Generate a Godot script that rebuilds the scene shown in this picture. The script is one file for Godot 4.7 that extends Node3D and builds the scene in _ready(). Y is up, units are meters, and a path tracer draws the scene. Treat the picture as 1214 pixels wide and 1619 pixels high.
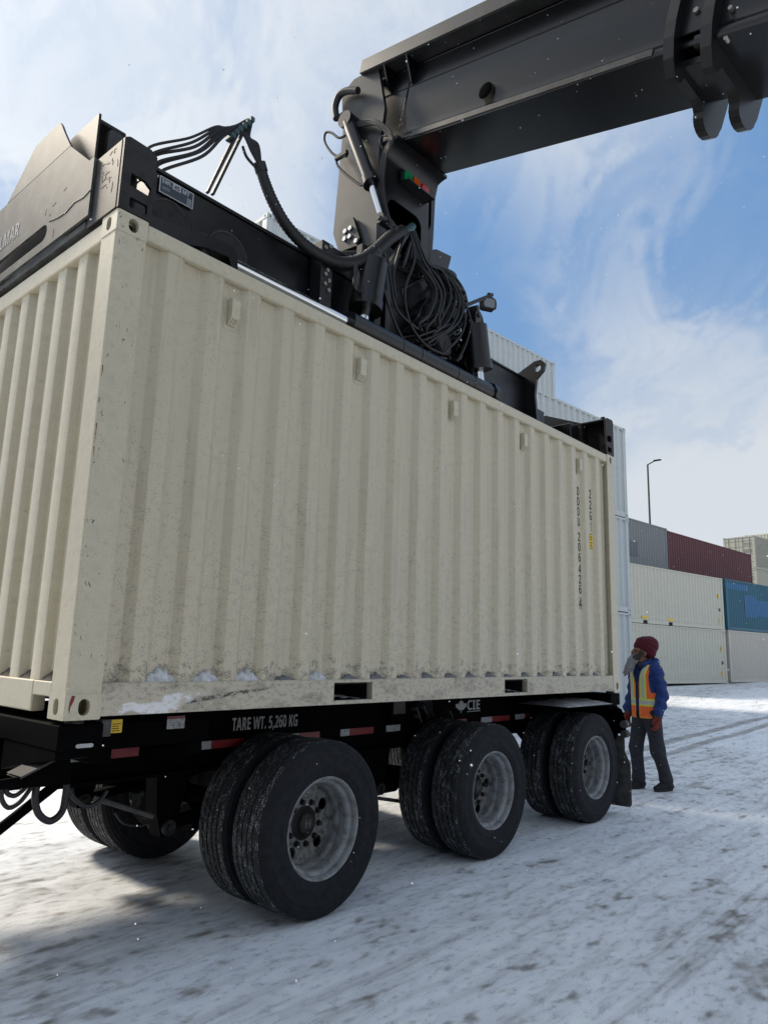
extends Node3D
# ---------------------------------------------------------------- camera of the photograph (1214 x 1619, focal 1145 px)
var CAMPOS := Vector3(-1.61131, 1.60358, 3.34316)
var CAMROT: Basis
func px(u: float, v: float, axis: int, val: float) -> Vector3:      # the point of a photo pixel on the plane axis = val
	var d: Vector3 = CAMROT * Vector3((u - 607.0) / 1145.0, (809.5 - v) / 1145.0, -1.0)
	return CAMPOS + d * ((val - CAMPOS[axis]) / d[axis])

# ---------------------------------------------------------------- mesh helper
class Geo:
	var st := SurfaceTool.new()
	func _init():
		st.begin(Mesh.PRIMITIVE_TRIANGLES)
		st.set_smooth_group(-1)
	func flat(): st.set_smooth_group(-1)
	func smooth(g := 0): st.set_smooth_group(g)
	func v(p: Vector3, uv := Vector2.ZERO):
		st.set_uv(uv); st.add_vertex(p)
	func tri(a, b, c): v(a); v(c); v(b)
	func quad(a, b, c, d): tri(a, b, c); tri(a, c, d)
	func quaduv(a, b, c, d, ua, ub, uc, ud):
		v(a, ua); v(c, uc); v(b, ub); v(a, ua); v(d, ud); v(c, uc)
	func box(c: Vector3, s: Vector3, bev := 0.006, bs := Basis()):
		flat()
		var h := s * 0.5
		var e: float = min(bev, min(h.x, min(h.y, h.z)) * 0.45)
		var P = func(sx, sy, sz, ax):                       # corner of the face that looks along ax
			var q := Vector3(sx * (h.x - (0.0 if ax == 0 else e)), sy * (h.y - (0.0 if ax == 1 else e)), sz * (h.z - (0.0 if ax == 2 else e)))
			return c + bs * q
		for ax in 3:
			for sg in [-1, 1]:
				var k = []
				for cc in [[-1, -1], [1, -1], [1, 1], [-1, 1]]:
					var q = [0, 0, 0]
					q[ax] = sg; q[(ax + 1) % 3] = cc[0]; q[(ax + 2) % 3] = cc[1]
					k.append(P.call(q[0], q[1], q[2], ax))
				if sg > 0: quad(k[0], k[1], k[2], k[3])
				else: quad(k[3], k[2], k[1], k[0])
		for ax in 3:                                          # edges along ax
			var b := (ax + 1) % 3
			var d := (ax + 2) % 3
			for sb in [-1, 1]:
				for sd in [-1, 1]:
					var q0 = [0, 0, 0]; var q1 = [0, 0, 0]
					q0[ax] = -1; q1[ax] = 1; q0[b] = sb; q1[b] = sb; q0[d] = sd; q1[d] = sd
					var a0 = P.call(q0[0], q0[1], q0[2], b); var a1 = P.call(q1[0], q1[1], q1[2], b)
					var b0 = P.call(q0[0], q0[1], q0[2], d); var b1 = P.call(q1[0], q1[1], q1[2], d)
					if sb * sd > 0: quad(a0, b0, b1, a1)
					else: quad(a0, a1, b1, b0)
		for sx in [-1, 1]:
			for sy in [-1, 1]:
				for sz in [-1, 1]:
					var a = P.call(sx, sy, sz, 0); var b = P.call(sx, sy, sz, 1); var d = P.call(sx, sy, sz, 2)
					if sx * sy * sz > 0: tri(a, b, d)
					else: tri(a, d, b)
	func span(a: Vector3, b: Vector3, bev := 0.006):         # a box between two corners
		box((a + b) * 0.5, (b - a).abs(), bev)
	func bar(a: Vector3, b: Vector3, w: float, h: float, bev := 0.004):   # a square bar from a to b
		var z := (b - a).normalized()
		var x := (Vector3.UP if abs(z.y) < 0.95 else Vector3.RIGHT).cross(z).normalized()
		box((a + b) * 0.5, Vector3(w, h, a.distance_to(b)), bev, Basis(x, z.cross(x), z))
	func prism(poly: PackedVector2Array, z0: float, z1: float, t := Transform3D(), hole := PackedVector2Array()):
		flat()
		var o := poly
		if Geometry2D.is_polygon_clockwise(o): o.reverse()
		var hl := hole
		var faces := [o]
		if hl.size() > 0:
			if not Geometry2D.is_polygon_clockwise(hl): hl.reverse()
			var mid := 0.0
			for q in hl: mid += q.x / hl.size()
			faces = []
			for side in [PackedVector2Array([Vector2(mid, -50), Vector2(mid + 50, -50), Vector2(mid + 50, 50), Vector2(mid, 50)]), PackedVector2Array([Vector2(mid - 50, -50), Vector2(mid, -50), Vector2(mid, 50), Vector2(mid - 50, 50)])]:
				for part in Geometry2D.intersect_polygons(o, side):
					faces.append_array(Geometry2D.clip_polygons(part, hl))
		for whole in faces:
			var ix := Geometry2D.triangulate_polygon(whole)
			for i in range(0, ix.size(), 3):
				var a: Vector2 = whole[ix[i]]; var b: Vector2 = whole[ix[i + 1]]; var c: Vector2 = whole[ix[i + 2]]
				if (b - a).cross(c - a) < 0:
					var sw := b; b = c; c = sw
				tri(t * Vector3(a.x, a.y, z1), t * Vector3(b.x, b.y, z1), t * Vector3(c.x, c.y, z1))
				tri(t * Vector3(a.x, a.y, z0), t * Vector3(c.x, c.y, z0), t * Vector3(b.x, b.y, z0))
		for ring in [o, hl]:
			for i in ring.size():
				var a: Vector2 = ring[i]; var b: Vector2 = ring[(i + 1) % ring.size()]
				quad(t * Vector3(a.x, a.y, z0), t * Vector3(b.x, b.y, z0), t * Vector3(b.x, b.y, z1), t * Vector3(a.x, a.y, z1))
	func lathe(prof: Array, t: Transform3D, n := 32, sm := true, uvk := Vector2(1, 1), hard := false):   # profile of (radius, height) round local y, from high to low on the outside
		var L := 0.0
		for i in prof.size() - 1:
			if hard: smooth(i + 1)
			elif sm: smooth(0)
			else: flat()
			var p: Vector2 = prof[i]; var q: Vector2 = prof[i + 1]
			var L2 := L + p.distance_to(q)
			for k in n:
				var a0 := TAU * k / n; var a1 := TAU * (k + 1) / n
				var A := t * Vector3(p.x * cos(a0), p.y, p.x * sin(a0)); var B := t * Vector3(p.x * cos(a1), p.y, p.x * sin(a1))
				var C := t * Vector3(q.x * cos(a1), q.y, q.x * sin(a1)); var D := t * Vector3(q.x * cos(a0), q.y, q.x * sin(a0))
				var u0 := uvk.x * k / n; var u1 := uvk.x * (k + 1) / n
				if p.x < 1e-5: v(A, Vector2(u0, L * uvk.y)); v(D, Vector2(u0, L2 * uvk.y)); v(C, Vector2(u1, L2 * uvk.y))
				elif q.x < 1e-5: v(A, Vector2(u0, L * uvk.y)); v(D, Vector2(u0, L2 * uvk.y)); v(B, Vector2(u1, L * uvk.y))
				else: quaduv(A, B, C, D, Vector2(u0, L * uvk.y), Vector2(u1, L * uvk.y), Vector2(u1, L2 * uvk.y), Vector2(u0, L2 * uvk.y))
			L = L2
		flat()
	func cyl(a: Vector3, b: Vector3, r: float, n := 16, r2 := -1.0):
		tube([a, b], r, n, r2 if r2 > 0 else r)
	func tube(pts: Array, r: float, n := 8, r2 := -1.0, ribs := 0.0):
		var m := pts.size()
		if r2 < 0: r2 = r
		var rings := []
		var x := Vector3.ZERO
		for i in m:
			var d: Vector3 = (pts[min(i + 1, m - 1)] - pts[max(i - 1, 0)]).normalized()
			if i == 0:
				x = (Vector3.UP if abs(d.y) < 0.9 else Vector3.RIGHT).cross(d).normalized()
			else:
				x = (x - d * x.dot(d)).normalized()
			var y := d.cross(x)
			var rr := lerpf(r, r2, float(i) / max(1, m - 1)) * (1.0 + (ribs if i % 2 == 1 else 0.0))
			var ring := []
			for k in n: ring.append(pts[i] + (x * cos(TAU * k / n) + y * sin(TAU * k / n)) * rr)
			rings.append(ring)
		smooth(0)
		for i in m - 1:
			for k in n:
				var k2 := (k + 1) % n
				quad(rings[i][k], rings[i][k2], rings[i + 1][k2], rings[i + 1][k])
		flat()
		for k in range(1, n - 1):
			tri(rings[0][0], rings[0][k + 1], rings[0][k])
			tri(rings[m - 1][0], rings[m - 1][k], rings[m - 1][k + 1])

func curve(pts: Array, n := 8) -> Array:                     # Catmull-Rom through points
	var o := []
	for i in pts.size() - 1:
		var a: Vector3 = pts[max(i - 1, 0)]; var b: Vector3 = pts[i]; var c: Vector3 = pts[i + 1]; var d: Vector3 = pts[min(i + 2, pts.size() - 1)]
		for k in n: o.append(b.cubic_interpolate(c, a, d, float(k) / n))
	o.append(pts[-1])
	return o
func obj(called: String, g: Geo, m: Material, parent: Node = self) -> MeshInstance3D:
	var o := MeshInstance3D.new()
	g.st.generate_normals()
	g.st.set_material(m)
	o.mesh = g.st.commit()
	o.name = called
	parent.add_child(o, true)
	return o
func same(called: String, mesh: Mesh, t: Transform3D, parent: Node) -> MeshInstance3D:
	var o := MeshInstance3D.new(); o.mesh = mesh; o.transform = t; o.name = called
	parent.add_child(o, true)
	return o
var used := {}
func numbered(n: String) -> String:
	used[n] = used.get(n, -1) + 1
	return n if used[n] == 0 else "%s_%03d" % [n, used[n]]
func tag(o: Node, label: String, category: String, group := ""):
	o.set_meta("label", label); o.set_meta("category", category)
	if group: o.set_meta("group", group)
func thing(called: String, label: String, category: String, at := Vector3.ZERO, turn := 0.0, group := "") -> Node3D:
	var o := Node3D.new(); o.name = numbered(called); add_child(o)
	o.position = at; o.rotation.y = turn
	tag(o, label, category, group)
	return o
func text(called: String, s: String, m: Material, parent: Node, bs: Basis, at: Vector3, h: float, w := 0.0, bold := true) -> MeshInstance3D:
	var t := TextMesh.new()
	var f := SystemFont.new(); f.font_names = PackedStringArray(["Droid Sans"]); f.font_weight = 700 if bold else 400
	t.font = f; t.text = s; t.font_size = 64; t.pixel_size = 0.01; t.depth = 0.02; t.curve_step = 1.0
	t.horizontal_alignment = HORIZONTAL_ALIGNMENT_CENTER; t.vertical_alignment = VERTICAL_ALIGNMENT_CENTER
	t.material = m
	var bb := t.get_aabb()
	var k := h / maxf(bb.size.y, 0.001)
	var kx := (w / maxf(bb.size.x, 0.001)) if w > 0 else k
	var o := MeshInstance3D.new(); o.mesh = t; o.name = called
	o.transform = Transform3D(bs * Basis.from_scale(Vector3(kx, k, 0.06)), at - bs * Vector3(bb.get_center().x * kx, bb.get_center().y * k, 0))
	parent.add_child(o, true)
	return o

# ---------------------------------------------------------------- textures and materials
func noise_bytes(sd: int, f: float, w: int, h: int, oct := 4, kind := FastNoiseLite.TYPE_SIMPLEX_SMOOTH, sx := 1, sy := 1, ds := 1) -> PackedByteArray:
	var n := FastNoiseLite.new(); n.seed = sd; n.frequency = f * ds; n.noise_type = kind
	n.fractal_type = FastNoiseLite.FRACTAL_FBM if oct > 1 else FastNoiseLite.FRACTAL_NONE; n.fractal_octaves = oct
	var im := n.get_seamless_image(w, h, false, false, 0.12, true) if w == h and w <= 512 else n.get_image(w / (sx * ds), h / (sy * ds), false, false, true)
	im.convert(Image.FORMAT_L8)
	if sx * ds > 1 or sy * ds > 1: im.resize(w, h, Image.INTERPOLATE_CUBIC)
	return im.get_data()
func tex_of(data: PackedByteArray, w: int, h: int, rgb := true) -> ImageTexture:
	var im := Image.create_from_data(w, h, false, Image.FORMAT_RGB8 if rgb else Image.FORMAT_L8, data)
	im.generate_mipmaps()
	return ImageTexture.create_from_image(im)
func mat(c: Color, rough := 0.6, metal := 0.0, tex: Texture2D = null, scale := 1.0, bump: Texture2D = null, bscale := 0.1, local := false) -> StandardMaterial3D:
	var m := StandardMaterial3D.new()
	m.albedo_color = c; m.roughness = rough; m.metallic = metal
	m.cull_mode = BaseMaterial3D.CULL_DISABLED
	if tex or bump:
		m.uv1_triplanar = true; m.uv1_world_triplanar = not local; m.uv1_scale = Vector3.ONE * scale
	if tex: m.albedo_texture = tex
	if bump:
		m.heightmap_enabled = true; m.heightmap_texture = bump; m.heightmap_scale = bscale
	return m
func hexc(r: int, g: int, b: int) -> Color: return Color8(r, g, b)
var M := {}
var T := {}
func sm01(a: float, b: float, x: float) -> float: return smoothstep(a, b, x)

func make_textures():
	var N := 512
	var a := noise_bytes(11, 0.012, N, N, 5); var b := noise_bytes(12, 0.09, N, N, 3); var c := noise_bytes(13, 0.3, N, N, 2)
	var wear := PackedByteArray(); wear.resize(N * N)
	var grime := PackedByteArray(); grime.resize(N * N * 3)
	var speck := PackedByteArray(); speck.resize(N * N * 3)
	var steel := PackedByteArray(); steel.resize(N * N * 3)
	for i in N * N:
		var x := a[i] / 255.0; var y := b[i] / 255.0; var z := c[i] / 255.0
		wear[i] = int(clampf(150 + 90 * x + 50 * (y - 0.5) + 30 * (z - 0.5), 0, 255))
		# black paint: slightly uneven, dusty, with pale scuffs
		var d := 0.75 + 0.5 * (x - 0.5) + 0.25 * (y - 0.5)
		var sc := sm01(0.74, 0.8, y) * sm01(0.5, 0.7, x) * 0.6
		for k in 3: grime[i * 3 + k] = int(clampf(255 * (d * 0.8 + sc * 0.4), 0, 255))
		# cream paint with road film in grains
		var s := sm01(0.64, 0.72, z * 0.6 + x * 0.4) * 0.20 + sm01(0.62, 0.8, y) * 0.08
		var tone := 0.93 + 0.10 * (x - 0.5) + 0.05 * (y - 0.5)
		speck[i * 3] = int(255 * clampf(tone - s, 0, 1)); speck[i * 3 + 1] = int(255 * clampf(tone - s * 1.03, 0, 1)); speck[i * 3 + 2] = int(255 * clampf(tone - s * 1.08, 0, 1))
		# wheel steel: grey paint, brown dirt and rust in patches
		var r := sm01(0.5, 0.68, x * 0.6 + y * 0.4)
		var g0 := 0.85 + 0.3 * (y - 0.5) + 0.2 * (z - 0.5)
		steel[i * 3] = int(255 * clampf(g0 * lerpf(1.0, 0.64, r), 0, 1)); steel[i * 3 + 1] = int(255 * clampf(g0 * lerpf(1.0, 0.61, r), 0, 1)); steel[i * 3 + 2] = int(255 * clampf(g0 * lerpf(1.0, 0.57, r), 0, 1))
	T.wear = tex_of(wear, N, N, false); T.grime = tex_of(grime, N, N); T.speck = tex_of(speck, N, N); T.steel = tex_of(steel, N, N)
	T.fine = tex_of(c, N, N, false); T.mid = tex_of(b, N, N, false)
	# tread: rubber with packed snow caught in flecks that run round the tyre
	var W := 1024; var H := 128
	var t1 := noise_bytes(21, 0.22, W, H, 2, FastNoiseLite.TYPE_SIMPLEX_SMOOTH, 4, 1); var t2 := noise_bytes(22, 0.02, W, H, 3)
	var t3 := noise_bytes(23, 0.35, W, H, 2)
	var tr := PackedByteArray(); tr.resize(W * H * 3)
	for i in W * H:
		var k := sm01(0.64, 0.72, t1[i] / 255.0 * 0.45 + t3[i] / 255.0 * 0.55 + 0.22 * (t2[i] / 255.0 - 0.5))
		for q in 3: tr[i * 3 + q] = int(lerpf(30 + q, 170 + q * 4, k))
	T.tread = tex_of(tr, W, H)

func make_side_texture():
	# long side of the beige container: u = x / 6.058, v = from top to bottom over 2.45 m
	var W := 1536; var H := 768
	var a := noise_bytes(31, 0.006, W, H, 4, FastNoiseLite.TYPE_SIMPLEX_SMOOTH, 1, 1, 4); var b := noise_bytes(32, 0.05, W, H, 3, FastNoiseLite.TYPE_SIMPLEX_SMOOTH, 1, 1, 2); var c := noise_bytes(33, 0.22, W, H, 2)
	var s := noise_bytes(34, 0.04, W, H, 4, FastNoiseLite.TYPE_SIMPLEX_SMOOTH, 1, 16)
	var d := PackedByteArray(); d.resize(W * H * 3)
	for j in H:
		var y := float(j) / H
		var low := sm01(0.25, 1.0, y)
		for i in W:
			var k := j * W + i
			var x := a[k] / 255.0; var m := b[k] / 255.0; var f := c[k] / 255.0; var st := s[k] / 255.0
			var film := 0.62 * f + 0.38 * m + 0.14 * (x - 0.5) + 0.10 * (low - 0.5)
			var grains := sm01(0.50, 0.70, film) * 0.05 + sm01(0.64, 0.74, film) * 0.07      # road spatter in grains
			var runs := sm01(0.58, 0.78, st) * 0.035
			var foot := sm01(0.955, 0.995, y + (m - 0.5) * 0.09 + (st - 0.5) * 0.05) * 0.16 * sm01(0.42, 0.62, f * 0.5 + m * 0.5)
			var q := 0.95 + 0.03 * (x - 0.5) - grains - runs - foot
			d[k * 3] = int(255 * clampf(q * 0.805, 0, 1)); d[k * 3 + 1] = int(255 * clampf(q * 0.765, 0, 1)); d[k * 3 + 2] = int(255 * clampf(q * 0.668 + grains * 0.05, 0, 1))
	T.side = tex_of(d, W, H)
	# bottom rail: the same paint with sprayed snow, cracks and dirt; u = x / 6.058, v over 0.16 m
	W = 2048; H = 96
	a = noise_bytes(41, 0.008, W, H, 4); b = noise_bytes(42, 0.05, W, H, 3); c = noise_bytes(43, 0.25, W, H, 2)
	d.resize(W * H * 3)
	for j in H:
		var y := float(j) / H
		for i in W:
			var k := j * W + i
			var xm := 6.058 * i / W
			var x := a[k] / 255.0; var m := b[k] / 255.0; var f := c[k] / 255.0
			var g := sm01(0.58, 0.7, 0.55 * f + 0.45 * m) * 0.26 + sm01(0.55, 0.75, x) * 0.10
			var streak := sm01(0.30, 0.0, abs(y - (0.95 - (xm - 0.2) * 0.85) + 0.5 * (x - 0.5)) - 0.10) * sm01(0.15, 0.35, xm) * sm01(1.15, 0.45, xm)
			var sn := sm01(0.50, 0.78, streak * 0.60 + 0.34 * f + 0.40 * (m - 0.5)) * sm01(0.05, 0.3, streak) * 0.85
			var dk := sm01(0.1, 0.03, abs(y - (0.62 - (xm - 0.7) * 0.75)) ) * sm01(0.55, 0.7, xm) * sm01(1.35, 1.0, xm) * sm01(0.35, 0.6, m * 0.5 + f * 0.5)
			var q := 0.93 - g - dk * 0.5
			d[k * 3] = int(255 * lerpf(clampf(q * 0.805, 0, 1), 0.93, sn)); d[k * 3 + 1] = int(255 * lerpf(clampf(q * 0.765, 0, 1), 0.93, sn)); d[k * 3 + 2] = int(255 * lerpf(clampf(q * 0.685, 0, 1), 0.95, sn))
	T.rail = tex_of(d, W, H)

func make_ground_textures():
	var N := 1792                                            # 24 m across
	var big := noise_bytes(51, 0.004, N, N, 4, FastNoiseLite.TYPE_SIMPLEX_SMOOTH, 2, 1, 4)
	var med := noise_bytes(52, 0.040, N, N, 4, FastNoiseLite.TYPE_SIMPLEX_SMOOTH, 2, 1, 2)
	var fin := noise_bytes(53, 0.13, N, N, 3, FastNoiseLite.TYPE_SIMPLEX_SMOOTH, 2, 1)
	var dir := noise_bytes(54, 0.10, N, N, 3, FastNoiseLite.TYPE_SIMPLEX_SMOOTH, 16, 1)
	var d := PackedByteArray(); d.resize(N * N * 3)
	for j in N:
		var z := -12.0 + 24.0 * j / N
		for i in N:
			var k := j * N + i
			var xw := -3.0 + 24.0 * i / N
			var g := big[k] / 255.0; var m := med[k] / 255.0; var f := fin[k] / 255.0; var s := dir[k] / 255.0
			var patch := 0.42 * m + 0.40 * f + 0.30 * g + 0.10 * (s - 0.5)
			var dirt := sm01(0.60, 0.82, patch) * 0.36 + sm01(0.63, 0.82, 0.65 * f + 0.35 * m) * 0.28 + sm01(0.52, 0.80, 0.8 * s + 0.2 * f) * 0.09
			var ice := sm01(0.40, 0.62, g) * 0.12 + sm01(0.5, 0.75, s) * 0.07 + sm01(0.45, 0.65, m) * 0.07
			# two wheel ruts that run past the trailer's tail
			var zr := -2.12 + 0.03 * sin(xw * 1.3)
			if xw > 7.0:
				var rut: float = max(sm01(0.16, 0.08, abs(z - zr + (f - 0.5) * 0.08)), sm01(0.14, 0.06, abs(z - zr - 0.55 + (f - 0.5) * 0.08)))
				dirt = max(dirt, rut * (0.28 + 0.4 * m) * sm01(7.0, 9.0, xw))
			# pressed tyre tracks: grit, with the shade between tread ribs put into the colour
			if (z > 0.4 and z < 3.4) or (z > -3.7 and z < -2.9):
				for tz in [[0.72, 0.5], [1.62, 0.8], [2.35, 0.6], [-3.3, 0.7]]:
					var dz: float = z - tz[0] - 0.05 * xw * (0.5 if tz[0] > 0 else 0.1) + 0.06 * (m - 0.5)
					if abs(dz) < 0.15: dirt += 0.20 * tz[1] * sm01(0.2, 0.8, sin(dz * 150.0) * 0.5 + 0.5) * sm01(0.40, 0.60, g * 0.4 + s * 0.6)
			dirt = clampf(dirt, 0, 1)
			var w := 0.985 - ice * 0.4 + 0.05 * (f - 0.5)
			d[k * 3] = int(255 * lerpf(w * 0.985, 0.40, dirt)); d[k * 3 + 1] = int(255 * lerpf(w, 0.375, dirt)); d[k * 3 + 2] = int(255 * lerpf(min(1.0, w * 1.02), 0.345, dirt))
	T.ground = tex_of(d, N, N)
	var K := 512
	var p := noise_bytes(61, 0.035, K, K, 5); var q := noise_bytes(62, 0.22, K, K, 2)
	var o := PackedByteArray(); o.resize(K * K); var h := PackedByteArray(); h.resize(K * K)
	for i in K * K:
		var sp := sm01(0.70, 0.76, q[i] / 255.0)
		o[i] = int(clampf(249 - 46 * sm01(0.52, 0.80, 0.6 * p[i] / 255.0 + 0.4 * q[i] / 255.0) + 30 * (q[i] / 255.0 - 0.5) - 18 * sp, 0, 255))
		h[i] = int(clampf(255 * (0.55 * p[i] / 255.0 + 0.45 * q[i] / 255.0), 0, 255))
	T.gdetail = tex_of(o, K, K, false); T.gbump = tex_of(h, K, K, false)

func make_sky() -> ImageTexture:
	var W := 2048; var H := 1024
	var n1 := FastNoiseLite.new(); n1.seed = 5; n1.frequency = 0.55; n1.fractal_octaves = 6; n1.fractal_gain = 0.52; n1.domain_warp_enabled = true; n1.domain_warp_amplitude = 0.8; n1.domain_warp_frequency = 0.5
	n1.noise_type = FastNoiseLite.TYPE_SIMPLEX_SMOOTH
	var n2 := FastNoiseLite.new(); n2.seed = 9; n2.frequency = 0.22; n2.fractal_octaves = 3; n2.noise_type = FastNoiseLite.TYPE_SIMPLEX_SMOOTH
	var im := Image.create(W, H, false, Image.FORMAT_RGBF)
	var sun := -SUNDIR
	for j in H:
		var el := (0.5 - (j + 0.5) / H) * PI
		if el < -0.03:
			for i in W: im.set_pixel(i, j, Color(0.42, 0.45, 0.50))
			continue
		for i in W:
			var az := wrapf((i + 0.5) / W * TAU, -PI, PI)
			var d := Vector3(sin(az) * cos(el), sin(el), -cos(az) * cos(el))
			var pr := Vector2(d.x, d.z) / (maxf(d.y, 0.0) + 0.22)
			# drift of the clouds: streaks rising from lower left to upper right of the view
			var along := pr.rotated(0.62)
			var cl := n1.get_noise_2d(along.x * 0.75, along.y * 1.35) * 0.75 + n2.get_noise_2d(pr.x * 1.5 + 4.0, pr.y * 1.5) * 0.55
			var azd := rad_to_deg(az); var eld := rad_to_deg(el)
			var bias := 0.24
			bias -= 0.04 * exp(-pow((azd - 20.0) / 26.0, 2) - pow((eld - 36.0) / 22.0, 2))
			bias -= 0.48 * exp(-pow((azd - 53.0) / 13.0, 2) - pow((eld - 28.0) / 14.0, 2))
			bias += 0.36 * exp(-pow((azd - 74.0) / 14.0, 2) - pow((eld - 16.0) / 10.0, 2))
			bias -= 0.16 * exp(-pow((azd - 82.0) / 10.0, 2) - pow((eld - 36.0) / 7.0, 2))
			var cover := sm01(-0.14, 0.44, cl + bias)
			var blue := Color(0.135, 0.28, 0.54).lerp(Color(0.32, 0.48, 0.70), exp(-eld / 16.0))
			var white := Color(0.80, 0.84, 0.88)
			var glow: float = max(0.0, d.dot(sun))
			var k := 0.76 + 0.28 * pow(glow, 4.0) + 0.45 * pow(glow, 40.0)
			var col := blue * (0.92 + 0.25 * pow(glow, 4.0))
			col = col.lerp(white * k, cover * 0.92)
			col = col.lerp(Color(0.62, 0.69, 0.77), 0.40 * exp(-max(eld, 0.0) / 5.0))
			im.set_pixel(i, j, col)
	return ImageTexture.create_from_image(im)

func make_materials():
	M.beige = mat(hexc(214, 205, 180), 0.42, 0.0, T.speck, 1.3)
	var s := StandardMaterial3D.new(); s.albedo_texture = T.side; s.roughness = 0.36; s.cull_mode = BaseMaterial3D.CULL_DISABLED
	M.side = s
	var r := StandardMaterial3D.new(); r.albedo_texture = T.rail; r.roughness = 0.6; r.cull_mode = BaseMaterial3D.CULL_DISABLED
	M.rail = r
	M.black = mat(hexc(30, 31, 35), 0.36, 0.0, T.grime, 0.7)
	M.black.metallic_specular = 0.5
	M.satin = mat(hexc(68, 68, 70), 0.38, 0.0, T.grime, 0.5)
	M.chassis = mat(hexc(11, 11, 13), 0.75, 0.0, T.grime, 0.9)
	M.hose = mat(hexc(22, 22, 25), 0.55)
	M.hose2 = mat(hexc(32, 32, 33), 0.6)
	M.chrome = mat(hexc(215, 218, 222), 0.12, 1.0)
	M.rubber = mat(hexc(40, 41, 46), 0.8, 0.0, T.wear, 2.2)
	var t := StandardMaterial3D.new(); t.albedo_texture = T.tread; t.roughness = 0.85; t.cull_mode = BaseMaterial3D.CULL_DISABLED
	M.tread = t
	M.rim = mat(hexc(166, 168, 170), 0.45, 0.0, T.steel, 1.6)
	M.rimdisc = mat(hexc(140, 140, 138), 0.6, 0.0, T.steel, 2.6)
	M.bolt = mat(hexc(205, 205, 205), 0.3, 0.9)
	M.darksteel = mat(hexc(46, 44, 42), 0.6, 0.3, T.steel, 2.0)
	M.white = mat(hexc(215, 215, 212), 0.6, 0.0, T.speck, 3.0)
	M.tapewhite = mat(hexc(190, 192, 194), 0.5, 0.0, T.wear, 5.0)
	M.tapered = mat(hexc(150, 22, 28), 0.45, 0.0, T.wear, 5.0)
	M.yellow = mat(hexc(225, 190, 30), 0.5)
	M.ink = mat(hexc(28, 28, 28), 0.6)
	M.greyink = mat(hexc(165, 166, 168), 0.6)
	M.snow = mat(hexc(250, 251, 253), 0.8, 0.0, T.wear, 3.0)
	M.dirtysnow = mat(hexc(105, 98, 90), 0.9, 0.0, T.wear, 5.0)
	M.flap = mat(hexc(92, 90, 88), 0.8, 0.0, T.wear, 1.5)
	M.green = mat(hexc(20, 130, 80), 0.25); M.amber = mat(hexc(190, 80, 20), 0.25); M.red = mat(hexc(165, 20, 40), 0.25)
	M.teal = mat(hexc(48, 74, 78), 0.5)
	M.glass = mat(hexc(120, 125, 130), 0.15, 0.3)

var SUNDIR := Vector3.ZERO

# ---------------------------------------------------------------- containers
func corr(g: Geo, s0: float, s1: float, first: float, pitch: float, flatw: float, slope: float, y0: float, y1: float, zo: float, zi: float, place: Callable, uvw := 0.0):
	# a corrugated sheet: recess centres at first + k * pitch; place(s, y, depth) gives the point
	var pts := []
	pts.append(Vector2(s0, zi if abs(first - s0) <= flatw * 0.5 else zo))
	var c := first
	while c - flatw * 0.5 - slope < s1:
		for q in [[c - flatw * 0.5 - slope, zo], [c - flatw * 0.5, zi], [c + flatw * 0.5, zi], [c + flatw * 0.5 + slope, zo]]:
			if q[0] > s0 and q[0] < s1: pts.append(Vector2(q[0], q[1]))
		c += pitch
	pts.append(Vector2(s1, pts[-1].y))
	# a small radius at every crease
	var soft := [pts[0]]
	for i in range(1, pts.size() - 1):
		var a: Vector2 = pts[i] + (pts[i - 1] - pts[i]).limit_length(0.005); var b: Vector2 = pts[i] + (pts[i + 1] - pts[i]).limit_length(0.005)
		soft.append(a); soft.append((a + b) * 0.25 + pts[i] * 0.5); soft.append(b)
	soft.append(pts[-1])
	g.smooth(0)
	for i in soft.size() - 1:
		var a: Vector2 = soft[i]; var b: Vector2 = soft[i + 1]
		if a.distance_to(b) < 1e-5: continue
		var A = place.call(a.x, y0, a.y); var B = place.call(b.x, y0, b.y); var C = place.call(b.x, y1, b.y); var D = place.call(a.x, y1, a.y)
		if uvw > 0: g.quaduv(A, B, C, D, Vector2(a.x / uvw, 1), Vector2(b.x / uvw, 1), Vector2(b.x / uvw, 0), Vector2(a.x / uvw, 0))
		else: g.quad(A, B, C, D)
	g.flat()

func oval(cx: float, cy: float, w: float, h: float, n := 6) -> PackedVector2Array:   # upright slot
	var o := PackedVector2Array()
	var r := w * 0.5
	for k in n + 1: o.append(Vector2(cx + r * cos(PI * k / n), cy + h * 0.5 - r + r * sin(PI * k / n)))
	for k in n + 1: o.append(Vector2(cx - r * cos(PI * k / n), cy - h * 0.5 + r - r * sin(PI * k / n)))
	return o
func rrect(x0: float, y0: float, x1: float, y1: float, r: float, n := 3) -> PackedVector2Array:
	var o := PackedVector2Array()
	for q in [[x1 - r, y1 - r, 0.0], [x0 + r, y1 - r, 0.5], [x0 + r, y0 + r, 1.0], [x1 - r, y0 + r, 1.5]]:
		for k in n + 1:
			var a: float = PI * (q[2] + 0.5 * k / n)
			o.append(Vector2(q[0] + r * cos(a), q[1] + r * sin(a)))
	return o

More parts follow.
